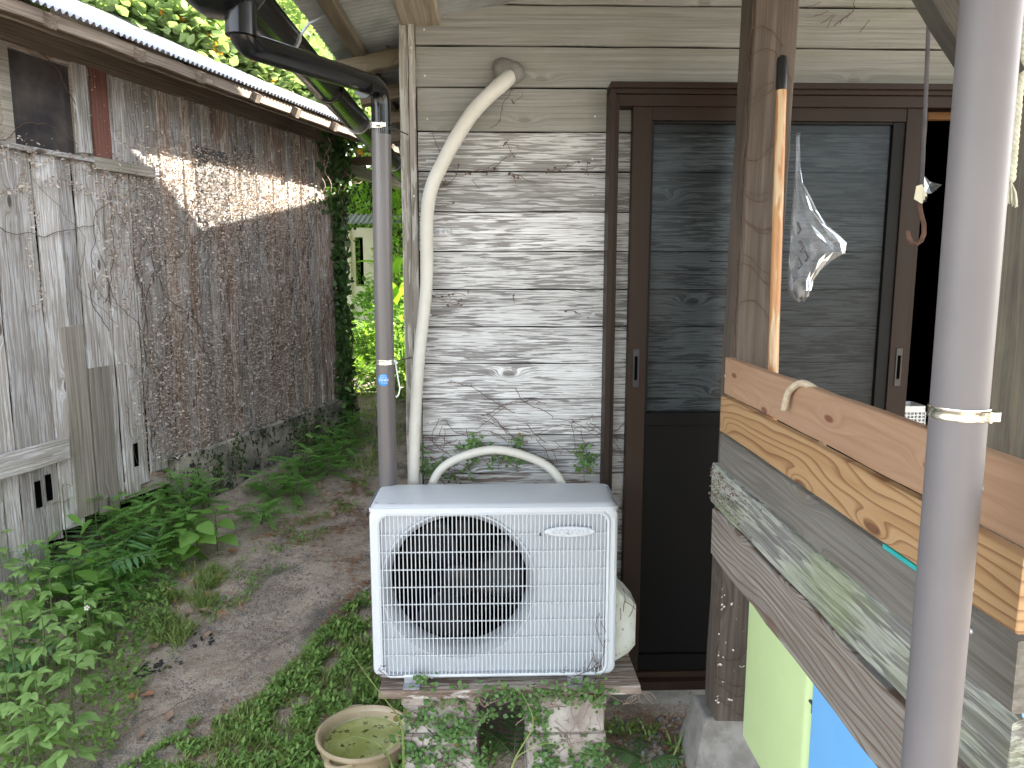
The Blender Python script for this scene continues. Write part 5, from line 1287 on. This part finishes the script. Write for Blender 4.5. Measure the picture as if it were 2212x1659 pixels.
# banana-like leaves and shrubs by the outbuilding
def shrub(label, x, y, n, rad, h, lsc, mat, lm, seed, name='shrub', up=.6, group=None, cat='shrub'):
    r_ = random.Random(seed); z = gz(x, y); mats = []
    for _ in range(n):
        a = r_.uniform(0, 6.28); q_ = math.sqrt(r_.random()); hz = r_.random(); rr_ = rad * q_ * math.sin(math.pi * min(1, hz * .8 + .2)) ** .5
        mats.append(TRS((math.cos(a) * rr_, math.sin(a) * rr_, hz * h * (1.1 - .35 * q_)), (r_.uniform(-.4, 1.1), r_.uniform(-.4, .4), a - R(90) + r_.uniform(-.7, .7)), r_.uniform(*lsc)))
    t = thing(name, label, cat, (x, y, z), 0, group)
    b = MB()
    for _ in range(9):
        a = r_.uniform(0, 6.28); b.tube([(0, 0, -.02), (math.cos(a) * rad * .3, math.sin(a) * rad * .3, h * .5), (math.cos(a) * rad * .6, math.sin(a) * rad * .6, h * .85)], [.006, .004, .002], 5, False)
    b.obj('stems', M['stem'], t)
    o = scatter('foliage', lm[0], lm[1], mats, mat, t); o['kind'] = 'stuff'; return t
p = P(800, 640, Y=9.9)
shrub('bright weedy shrub in front of the whitewashed wall', p.x, 9.9, 900, .45, 1.0, (.06, .12), M['leaf_b'], LEAF, 1)
shrub('yellow-green strap-leaved plant right of the outbuilding', P(850, 520, Y=9.6).x, 9.6, 70, .22, 1.5, (.25, .45), M['leaf_hedge'], LEAFN, 2)
0 and shrub('long-leaved plant beneath the far hedge', P(815, 450, Y=10.2).x, 10.35, 70, .35, 2.2, (.35, .6), M['leaf_b'], LEAFN, 12)
shrub('tall green bush right of the outbuilding behind the downpipe', P(875, 480, Y=10.2).x, 10.2, 1500, .5, 2.6, (.06, .11), M['leaf_hedge'], LEAF, 13)
for i, (px, yy, h) in enumerate(((765, 8.8, .55), (800, 8.6, .6), (835, 8.7, .55), (870, 8.4, .7), (745, 9.3, .6), (890, 9., .8), (760, 7.6, .32), (865, 7.3, .35))):
    shrub(['weed clump far left under the outbuilding window', 'weed clump left of the downpipe beyond the path', 'tall weed clump behind the downpipe', 'leafy clump between downpipe and corner post, tallest there', 'weed clump against the outbuilding foot', 'farthest leafy clump by the house side', 'low weeds at the left edge of the far path', 'low weeds at the right edge of the far path'][i], P(px, 700, Y=yy).x, yy, 420, .38, h, (.05, .1), M['grass_far'], LEAF, 20 + i, 'weed_clump', group='weeds beyond the path', cat='weeds')

# ------------------------------------------------------------ foreground plants
RL = {}
def lmesh(name, lm, mat):
    b = MB(); b.add(lm[0], lm[1]); m_ = b.mesh(name, mat); m_.shade_smooth(); return m_
def serr(wd=.75, n=16, fold=.12, droop=.22, teeth=.05):
    v = []; f = []
    def hw(t): return wd * .5 * math.sin(math.pi * t ** .62) ** .85
    for i in range(n + 1):
        t = i / n; ww = hw(t) + (teeth * .5 * (1 if i % 2 else -.3) if 0 < i < n else 0); z = -droop * t * t
        v += [(-max(ww, 0), t - .02, z + fold * ww), (0, t, z), (max(ww, 0), t - .02, z + fold * ww)]
    for i in range(n):
        a = 3 * i; f += [(a, a + 1, a + 4, a + 3), (a + 1, a + 2, a + 5, a + 4)]
    return v, f
L_BID = lmesh('leaf', serr(.46, 12, .16, .22, .03), M['leaf_a']); L_NET = lmesh('leaf', serr(.85, 18, .08, .25, .06), M['leaf_b']); L_LAN = lmesh('leaf', serr(.3, 8, .2, .25, 0), M['leaf_b'])
def herb(label, px, py, h, nodes, size, lmsh, trip=True, seed=0, group=None, name='leafy_weed', lean=(0, 0)):
    """upright plant, opposite pairs (three leaflets each when trip)"""
    r_ = random.Random(seed); p = G(px, py); t = thing(name, label, 'weed', p, r_.uniform(0, 6.28), group)
    top = Vector((lean[0], lean[1], h)); b = MB(); b.tube([(0, 0, -.02), top * .5 + Vector((r_.uniform(-.01, .01), 0, 0)), top], [.0035, .003, .0018], 6, False)
    leaves = []
    for k_ in range(nodes):
        u = .3 + .7 * k_ / max(1, nodes - 1); c = top * u; s_ = size * (1 - .45 * max(0, u - .6) / .4); a0 = k_ * R(90) + r_.uniform(-.3, .3)
        for sd in (0, math.pi):
            a = a0 + sd; el = R(r_.uniform(10, 40)) + (R(25) if u > .9 else 0)
            pet = c + Vector((math.cos(a) * math.cos(el), math.sin(a) * math.cos(el), math.sin(el))) * s_ * .45
            b.tube([c, pet], .0013, 4, False)
            for dy, sc in (((0, 1), (-.9, .75), (.9, .75)) if trip else ((0, 1.25),)):
                o = link('leaf', lmsh, t, mw=TRS(pet, Euler((el * .5 - R(r_.uniform(5, 30)), r_.uniform(-.25, .25), a - R(90) + dy)), s_ * sc * r_.uniform(.85, 1.15)))
    b.obj('stem', M['stem'], t); return t
ORD = ['', 'second ', 'third ', 'fourth ', 'fifth ', 'sixth ', 'seventh ', 'eighth ', 'ninth ', 'tenth ']
def rows(L, i, what, n=3):
    order = sorted(range(len(L)), key=lambda k: -L[k][1]); per = math.ceil(len(L) / n); r_ = order.index(i) // per
    row = sorted(order[r_ * per:(r_ + 1) * per], key=lambda k: L[k][0]); j = row.index(i)
    nm = {2: ['front', 'back'], 3: ['front', 'middle', 'back'], 4: ['front', 'second', 'third', 'farthest']}[n][r_]
    return (ORD[j] + 'from the left' if j else 'leftmost') + ' in the ' + nm + ' row of ' + what
bid = [(30, 1640, .30, 6, .058), (95, 1655, .34, 7, .06), (165, 1600, .33, 7, .055), (40, 1540, .36, 7, .06), (110, 1530, .38, 8, .06), (180, 1520, .34, 7, .055), (-15, 1480, .42, 8, .06), (55, 1440, .42, 8, .058), (125, 1440, .40, 8, .055),
       (195, 1440, .36, 7, .05), (10, 1380, .40, 7, .055), (85, 1370, .42, 8, .055), (150, 1680, .22, 5, .055), (70, 1700, .28, 6, .06), (235, 1420, .28, 6, .045), (-40, 1600, .35, 7, .06), (15, 1300, .34, 6, .05)]
for i, (px, py, h, n_, sz) in enumerate(bid):
    herb('three-leaflet weed, ' + rows(bid, i, 'its thick patch'), px, py, h * .95, max(4, n_ - 2), sz * 1.42, L_BID, True, 60 + i, 'three-leaflet weeds at the lower left')
# white flower
p = G(205, 1450); fz = P(187, 1313, Y=p.y).z; px_ = P(187, 1313, Y=p.y).x
t = thing('daisy_weed', 'slender weed bearing the single white five-petalled flower', 'flower', p)
tp = Vector((px_, p.y, fz)) - p
b = MB(); b.tube([(0, 0, 0), tp * .6 + Vector((.01, 0, 0)), tp], .0014, 5, False); b.obj('stem', M['stem'], t)
fl = link('flower_head', None, t, mw=TRS(tp, Euler((R(50), 0, 0)), 1))
pm_ = lmesh('petal', leaf(.75, .05, .1), M['petal'])
for k_ in range(5): link('petal', pm_, fl, mw=Euler((0, 0, R(72 * k_))).to_matrix().to_4x4() @ Matrix.Translation((0, .002, 0)) @ Matrix.Scale(.011, 4))
b = MB(); b.lathe([(0, .003), (.003, .0025), (.0038, 0)], 10); b.obj('flower_centre', M['yolk'], fl)
# broad rounded nettle-like plants
for i, (px, py, h, n_, sz, lb) in enumerate(((430, 1215, .26, 5, .075, 'bright broad toothed-leaf plant sticking out over the path'), (395, 1225, .2, 4, .07, 'lower broad toothed-leaf plant by the path edge'), (470, 1190, .22, 4, .07, 'broad-leaf plant nearest the middle of the path'), (165, 1330, .3, 5, .08, 'broad round-leaved plant under the fern'), (95, 1360, .26, 4, .07, 'broad round-leaved plant left of the white flower'), (205, 1390, .22, 4, .07, 'round toothed-leaf plant just under the white flower'))):
    herb(lb, px, py, h, n_, sz * 1.3, L_NET, False, 90 + i, name='broadleaf_weed')
for i, (px, py, h, lb) in enumerate(((150, 1230, .42, 'lance-leaved shoot against the dark gap under the shed'), (120, 1190, .4, 'lance-leaved shoot in front of the lowest shed planks'), (345, 1180, .28, 'narrow-leaved shoot between the feathery plants'), (400, 1170, .24, 'narrow dark-leaved shoot beside the broad-leaf plant'), (215, 1200, .3, 'narrow-leaved shoot right of the fern'))):
    herb(lb, px, py, h, 5, .085, L_LAN, False, 110 + i, name='lance_leaf_weed')
# feathery pinnate plants
def frondm(npair=11, L=.13, ls=.013, mat=M['leaf_c'], seed=0):
    r_ = random.Random(seed); mats = []; pts = []
    for k_ in range(npair * 2 + 1):
        u = .18 + .82 * (k_ // 2) / npair; p = Vector((0, u * L, -.25 * L * u * u)); sd = 1 if k_ % 2 else -1
        sz = ls * (1.05 - .45 * abs(u - .5) * 1.6)
        mats.append(TRS(p, Euler((R(r_.uniform(-10, 10)), sd * R(-8), -sd * R(62))), (sz * 1.1, sz, sz)))
    lv, lf = leaf(.62, .05, .05, 3)
    b = MB()
    for m_ in mats: b.add([m_ @ Vector(v) for v in lv], lf)
    b.tube([(0, 0, 0), (0, L * .5, -.0625 * L), (0, L, -.25 * L)], .0009, 3, False)
    me = b.mesh('frond', mat); return me
FR = [frondm(11, .17, .0195, seed=1), frondm(9, .14, .019, seed=2), frondm(13, .19, .019, seed=3)]
def feathery(label, px, py, h, n, seed, group, sc=1., cover=None):
    r_ = random.Random(seed); p = G(px, py); t = thing('feathery_weed', label, 'weed', p, r_.uniform(0, 6), group); b = MB()
    for s_ in range(3):
        a = r_.uniform(0, 6.28); top = Vector((math.cos(a) * h * .35, math.sin(a) * h * .35, h * r_.uniform(.8, 1.05))); b.tube([(0, 0, -.01), top * .5 + Vector((0, 0, h * .08)), top], [.003, .002, .001], 5, False)
        for k_ in range(n):
            u = .25 + .75 * k_ / n; c = top * u; aa = k_ * 2.4 + r_.uniform(-.3, .3); el = R(r_.uniform(-5, 30))
            link('frond', r_.choice(FR), t, mw=TRS(c, Euler((el, r_.uniform(-.25, .25), aa)), sc * r_.uniform(.8, 1.15) * (1.1 - .35 * u)))
    b.obj('stem', M['stem'], t)
ff = [(310, 1150, .3, 9), (355, 1130, .34, 10), (400, 1120, .32, 9), (285, 1200, .28, 8), (335, 1200, .26, 9), (260, 1240, .26, 8), (300, 1270, .22, 8), (240, 1290, .22, 8), (190, 1290, .24, 7), (445, 1110, .24, 7), (390, 1080, .28, 7), (215, 1350, .2, 7), (30, 1270, .26, 6), (100, 1270, .3, 7), (330, 1100, .34, 9), (375, 1165, .26, 9), (420, 1150, .22, 8), (270, 1170, .3, 9), (240, 1200, .26, 8), (300, 1235, .24, 8), (265, 1310, .18, 7), (355, 1230, .2, 7), (160, 1310, .24, 7)]
for i, (px, py, h, n_) in enumerate(ff): feathery('feathery weed, ' + rows(ff, i, 'its kind by the shed', 4), px, py, h * .95, n_ + 3, 130 + i, 'feathery weeds along the shed')
fa = [(585, 1080, .26), (625, 1050, .3), (660, 1030, .3), (690, 1000, .34), (720, 985, .34), (745, 960, .36), (640, 1080, .2), (760, 930, .4), (705, 1030, .22), (565, 1130, .18), (735, 1000, .3), (760, 965, .32)]
for i, (px, py, h) in enumerate(fa): feathery('small weed, ' + rows(fa, i, 'weeds along the foundation'), px, py, h * .68, 9, 160 + i, 'weeds along the far foundation', 1.3)
for i, (px, py, h) in enumerate(((660, 1010, .3), (745, 925, .42), (700, 990, .3))): herb(['lower pointed-leaf weed beside the mossy foundation', 'tallest pointed-leaf weed at the shed corner end of the foundation', 'middle pointed-leaf weed beside the mossy foundation'][i], px, py, h, 5, .075, L_BID, False, 180 + i, 'pointed-leaf weeds by the foundation')
# fern
def fern(label, px, py, fronds, seed):
    r_ = random.Random(seed); p = G(px, py); t = thing('fern', label, 'fern', p)
    pin = lmesh('pinna', serr(.16, 12, .1, .12, .02), M['leaf_fern']); b = MB()
    for (az, el, L) in fronds:
        pts = [Vector((math.cos(az) * L * u * math.cos(el * (1 - .6 * u)), math.sin(az) * L * u * math.cos(el * (1 - .6 * u)), L * u * math.sin(el * (1 - .55 * u)))) for u in [k_ / 12 for k_ in range(13)]]
        b.tube(pts, .0018, 4, False)
        for k_ in range(2, 13):
            for sd in (-1, 1):
                u = k_ / 12; ln = L * .42 * math.sin(math.pi * min(.97, u * .8 + .15)) 
                link('pinna', pin, t, mw=TRS(pts[k_], Euler((R(r_.uniform(-12, 8)), 0, az - R(90) - sd * R(62))), (ln * 1.1, ln, ln)))
    b.obj('rachis', M['stem'], t)
fern('fern with comb-like fronds at the corner of the shed planks', 175, 1265, [(R(110), R(66), .44), (R(55), R(55), .42), (R(5), R(48), .38), (R(160), R(52), .36), (R(-70), R(45), .3)], 1)
fern('small fern at the left edge of the frame among the weeds', -25, 1470, [(R(10), R(50), .3), (R(60), R(60), .3), (R(-50), R(45), .28)], 2)
fern('little bright fern in front of the door foundation', 1395, 1650, [(R(165), R(35), .14), (R(-20), R(40), .12), (R(100), R(50), .1), (R(230), R(30), .1)], 3)
fern('shaded fern in the gap between the two block stacks', 1110, 1640, [(R(80), R(70), .2), (R(20), R(60), .16), (R(150), R(60), .15)], 4)

# ------------------------------------------------------------ ground cover, grass, litter
def in_poly(x, y, poly):
    c = False; n = len(poly)
    for i in range(n):
        x1, y1 = poly[i]; x2, y2 = poly[(i + 1) % n]
        if (y1 > y) != (y2 > y) and x < (x2 - x1) * (y - y1) / (y2 - y1) + x1: c = not c
    return c
def gpoly(pp): return [(G(a, b_).x, G(a, b_).y) for a, b_ in pp]
def area_mats(pp, n, lsc, r_, tilt=(.1, 1.2), clump=6., thr=-.05, zj=.02, narrow=1.):
    poly = gpoly(pp); xs = [a for a, _ in poly]; ys = [a for _, a in poly]; out = []; tries = 0
    while len(out) < n and tries < n * 12:
        tries += 1; x = r_.uniform(min(xs), max(xs)); y = r_.uniform(min(ys), max(ys))
        if not in_poly(x, y, poly): continue
        if mn.noise(Vector((x * clump, y * clump, 5))) < thr + r_.uniform(-.12, .12): continue
        s_ = r_.uniform(*lsc); out.append(TRS((x, y, gz(x, y) + r_.uniform(.0, zj)), (r_.uniform(*tilt), r_.uniform(-.3, .3), r_.uniform(0, 6.28)), (s_ * narrow, s_, s_)))
    return out
r7 = random.Random(77)
BLADE = leaf(.09, .3, .25, 4); 
m1 = area_mats([(560, 1520), (720, 1340), (800, 1280), (800, 1480), (870, 1500), (870, 1720), (480, 1720)], 8500, (.012, .028), r7, clump=11., thr=-.04, zj=.035)
m1 += area_mats([(180, 1720), (420, 1560), (560, 1520), (520, 1720)], 2600, (.01, .024), r7, clump=12., thr=.0, zj=.02)
m1 += area_mats([(300, 1300), (470, 1250), (560, 1180), (760, 1060), (780, 1090), (560, 1290), (330, 1420)], 1500, (.01, .024), r7, thr=.02, zj=.02)
m1 += area_mats([(60, 1420), (260, 1180), (400, 1220), (330, 1480), (250, 1640), (0, 1700), (-60, 1500)], 3600, (.014, .034), r7, thr=-.3, zj=.08)
m1 += area_mats([(1030, 1720), (1320, 1720), (1640, 1720), (1600, 1590), (1320, 1560), (1040, 1620)], 1100, (.012, .024), r7, thr=.05, zj=.02)
m1 += area_mats([(740, 1000), (800, 900), (860, 960), (800, 1090)], 300, (.02, .04), r7, thr=.0)
o = scatter('ground_cover', LEAF[0], LEAF[1], m1, M['leaf_cover']); o['kind'] = 'stuff'; tag(o, 'low creeping green weeds covering the soil beside the path', 'ground cover')
m2 = area_mats([(560, 1500), (760, 1330), (860, 1480), (870, 1720), (300, 1720)], 6500, (.02, .055), r7, tilt=(.4, 1.4), clump=9., thr=.0, zj=.0)
m2 += area_mats([(300, 1420), (300, 1300), (420, 1230), (480, 1230), (470, 1300), (350, 1460)], 1800, (.03, .075), r7, tilt=(.7, 1.5), thr=-.05, zj=0)
m2 += area_mats([(1040, 1720), (1040, 1600), (1320, 1590), (1640, 1640), (1640, 1720)], 260, (.03, .08), r7, tilt=(.5, 1.4), thr=0)
m2 += area_mats([(700, 1000), (840, 830), (870, 830), (870, 960), (800, 1040)], 700, (.04, .1), r7, tilt=(.6, 1.5), thr=0)
o = scatter('grass', BLADE[0], BLADE[1], m2, M['grass']); o['kind'] = 'stuff'; tag(o, 'thin grass tufts growing on the path edges', 'grass')
m3 = []
for _ in range(9000):
    y = r7.uniform(7.2, 10.8); x = r7.uniform(-2.6, .1)
    if y < 8.4 and abs(x - (-.172 * y + .15)) < .28: continue
    s_ = r7.uniform(.06, .16); m3.append(TRS((x, y, gz(x, y)), (r7.uniform(.5, 1.5), r7.uniform(-.3, .3), r7.uniform(0, 6.28)), (s_, s_, s_)))
o = scatter('meadow', LEAFN[0], LEAFN[1], m3, M['grass_far']); o['kind'] = 'stuff'; tag(o, 'sunlit green grass and weeds beyond the end of the path', 'grass')
# long single blades near pot and blocks
for i, (a, b2, c) in enumerate((((870, 1560), (800, 1470), (750, 1400)), ((1105, 1650), (1160, 1560), (1128, 1500)), ((1105, 1640), (1180, 1600), (1260, 1625)), ((850, 1650), (815, 1600), (760, 1590)))):
    pts = [P(a[0], a[1], Y=2.1), P(b2[0], b2[1], Y=2.06), P(c[0], c[1], Y=2.08)]
    if a[1] < 1600: pts[0] = P(a[0], a[1], Y=2.12)
    g0 = Vector((pts[0].x, pts[0].y, 0)); path = bend([g0] + pts, .05, 5); b = MB()
    for k_, p in enumerate(path):
        w_ = .0042 * (1 - k_ / len(path) * .85); b.v += [tuple(p + Vector((-w_, 0, .001))), tuple(p + Vector((0, -.0015, 0))), tuple(p + Vector((w_, 0, .001)))]
    for k_ in range(len(path) - 1): q_ = 3 * k_; b.f += [(q_, q_ + 1, q_ + 4, q_ + 3), (q_ + 1, q_ + 2, q_ + 5, q_ + 4)]
    thing('grass_blade', ['long pale grass blade arching over the clay pot', 'curling grass blade standing in the gap between the blocks', 'grass blade bending towards the door-side blocks', 'low grass blade crossing the pot front'][i], 'grass', mesh=b.mesh('grass_blade', M['grass']))
# dried brown seed heads
m4 = []
for (px, py) in ((470, 1262), (505, 1290), (450, 1300), (520, 1320), (480, 1340), (385, 1320), (420, 1280), (400, 1260), (350, 1290)):
    p = G(px, py)
    for _ in range(26): m4.append(TRS((p.x + r7.gauss(0, .012), p.y + r7.gauss(0, .012), p.z + r7.uniform(.01, .07)), (r7.uniform(-2, -1), 0, r7.uniform(0, 6.28)), (.012, .02, .02)))
o = scatter('dry_seed_heads', LEAFN[0], LEAFN[1], m4, M['dry_seed']); o['kind'] = 'stuff'; tag(o, 'dry orange-brown seed heads among the grass by the path', 'seed heads')
# fallen leaves
dl = lmesh('fallen_leaf', leaf(.62, .5, -.35, 6), M['leaf_dry']); dlo = lmesh('fallen_leaf', leaf(.75, .35, -.3, 6), M['leaf_orange'])
def fleaf(px, py, sz, me, lab, grp='fallen leaves on the path'):
    p = G(px, py); o = thing('fallen_leaf', lab, 'leaf', p + Vector((0, 0, .008)), r7.uniform(0, 6.28), grp, me); o.rotation_euler = (r7.uniform(-.3, .3), r7.uniform(-.3, .3), o.rotation_euler[2]); o.scale = (sz,) * 3
fleaf(310, 1502, .06, dlo, 'largest orange-brown fallen leaf in the foreground path'); fleaf(278, 1515, .045, dlo, 'dark orange leaf half under the small weeds'); fleaf(495, 1190, .07, dlo, 'terracotta-brown leaf beside the broad-leaf plant')
FL = [(375, 1305, .055), (460, 1325, .07), (365, 1370, .07), (420, 1325, .06), (330, 1395, .06), (475, 1560, .05), (235, 1540, .05), (360, 1560, .05), (390, 1600, .05), (440, 1380, .04), (510, 1290, .04), (610, 1110, .06), (640, 1095, .06), (690, 1060, .07), (735, 1090, .07), (720, 1120, .06), (770, 1060, .07), (300, 1600, .05), (520, 1640, .045), (215, 1585, .05)]
for i, (px, py, sz) in enumerate(FL):
    fleaf(px, py, sz, dl, 'pale fallen leaf, ' + rows(FL, i, 'path leaves', 4))
m5 = area_mats([(520, 1180), (780, 1020), (800, 1080), (790, 1270), (640, 1180)], 900, (.025, .06), r7, tilt=(-.3, .3), thr=-.1, narrow=.2, zj=.015)
m5 += area_mats([(700, 1340), (800, 1240), (800, 1330), (740, 1400)], 300, (.02, .05), r7, tilt=(-.3, .3), thr=-.1, narrow=.2, zj=.01)
m5 += area_mats([(1320, 1540), (1640, 1560), (1650, 1720), (1320, 1720)], 1500, (.012, .03), r7, tilt=(-.4, .4), thr=-.2, narrow=.3, zj=.01)
m5 += area_mats([(250, 1720), (420, 1560), (700, 1380), (860, 1480), (860, 1720)], 1500, (.012, .035), r7, tilt=(-.4, .4), thr=-.2, narrow=.2, zj=.012)
m5 += area_mats([(200, 1620), (330, 1400), (560, 1200), (800, 1080), (800, 1300), (560, 1500)], 700, (.01, .03), r7, tilt=(-.4, .4), thr=.05, narrow=.18, zj=.006)
o = scatter('leaf_litter', LEAF3[0], LEAF3[1], m5, M['dry_seed']); o['kind'] = 'stuff'; tag(o, 'rusty brown needle and leaf litter scattered on the ground', 'leaf litter')
# pebbles
PEB = ([(-.5, -.4, 0), (.5, -.3, 0), (.4, .5, 0), (-.4, .4, 0), (-.2, -.2, .5), (.3, -.1, .45), (.15, .25, .5), (-.2, .2, .4)], [(0, 1, 5, 4), (1, 2, 6, 5), (2, 3, 7, 6), (3, 0, 4, 7), (4, 5, 6, 7)])
m6 = area_mats([(150, 1720), (330, 1440), (560, 1200), (800, 1080), (800, 1300), (560, 1540), (500, 1720)], 6500, (.003, .008), r7, tilt=(-.3, .3), thr=-.35, zj=.0)
m6 += area_mats([(150, 1720), (330, 1440), (560, 1200), (800, 1080), (800, 1300), (560, 1540), (500, 1720)], 120, (.009, .018), r7, tilt=(-.3, .3), thr=-.35, zj=.0)
m6 += area_mats([(1320, 1550), (1640, 1560), (1650, 1720), (1320, 1720)], 260, (.008, .03), r7, tilt=(-.5, .5), thr=-.35, zj=.0)
o = scatter('gravel', PEB[0], PEB[1], m6, M['stone']); o['kind'] = 'stuff'; tag(o, 'fine grey gravel scattered over the dirt path', 'gravel')
# twigs
for i, (a, c, rad) in enumerate((((520, 1435), (640, 1365), .0014), ((215, 1625), (370, 1540), .0025), ((350, 1550), (440, 1500), .0014), ((600, 1400), (680, 1360), .0012), ((330, 1535), (265, 1570), .002), ((1480, 1640), (1560, 1655), .003), ((1500, 1625), (1600, 1600), .002))):
    A_ = G(*a) + Vector((0, 0, .006)); Bp = G(*c) + Vector((0, 0, .012)); b = MB(); b.tube([A_, A_.lerp(Bp, .35) + Vector((0, .012, .008)), A_.lerp(Bp, .7) + Vector((0, -.008, .006)), Bp], [rad, rad, rad * .8, rad * .5], 5)
    b.tube([A_.lerp(Bp, .5) + Vector((0, 0, .006)), A_.lerp(Bp, .6) + Vector((.015, .04, .012))], rad * .6, 4)
    thing('twig', ['thin twig lying across the middle of the path', 'thick forked twig in the bottom left foreground', 'short twig beyond the forked one', 'fine twig near the path centre', 'small twig near the bright weeds', 'whitish stick on the rubble before the door', 'brown stick on the rubble near the footing'][i], 'twig', mesh=b.mesh('twig', M['twig']))
# charcoal lumps by the weeds
m7 = []
for (px, py, n_) in ((310, 1450, 26), (345, 1440, 20), (240, 1480, 10), (440, 1380, 8)):
    p = G(px, py)
    for _ in range(n_): m7.append(TRS((p.x + r7.gauss(0, .04), p.y + r7.gauss(0, .03), gz(p.x, p.y)), (r7.uniform(-.5, .5), r7.uniform(-.5, .5), r7.uniform(0, 6.28)), (r7.uniform(.01, .03), r7.uniform(.01, .025), r7.uniform(.008, .018))))
o = scatter('charcoal_bits', PEB[0], PEB[1], m7, M['char']); o['kind'] = 'stuff'; tag(o, 'black charred bits on the path beside the weeds', 'charcoal')
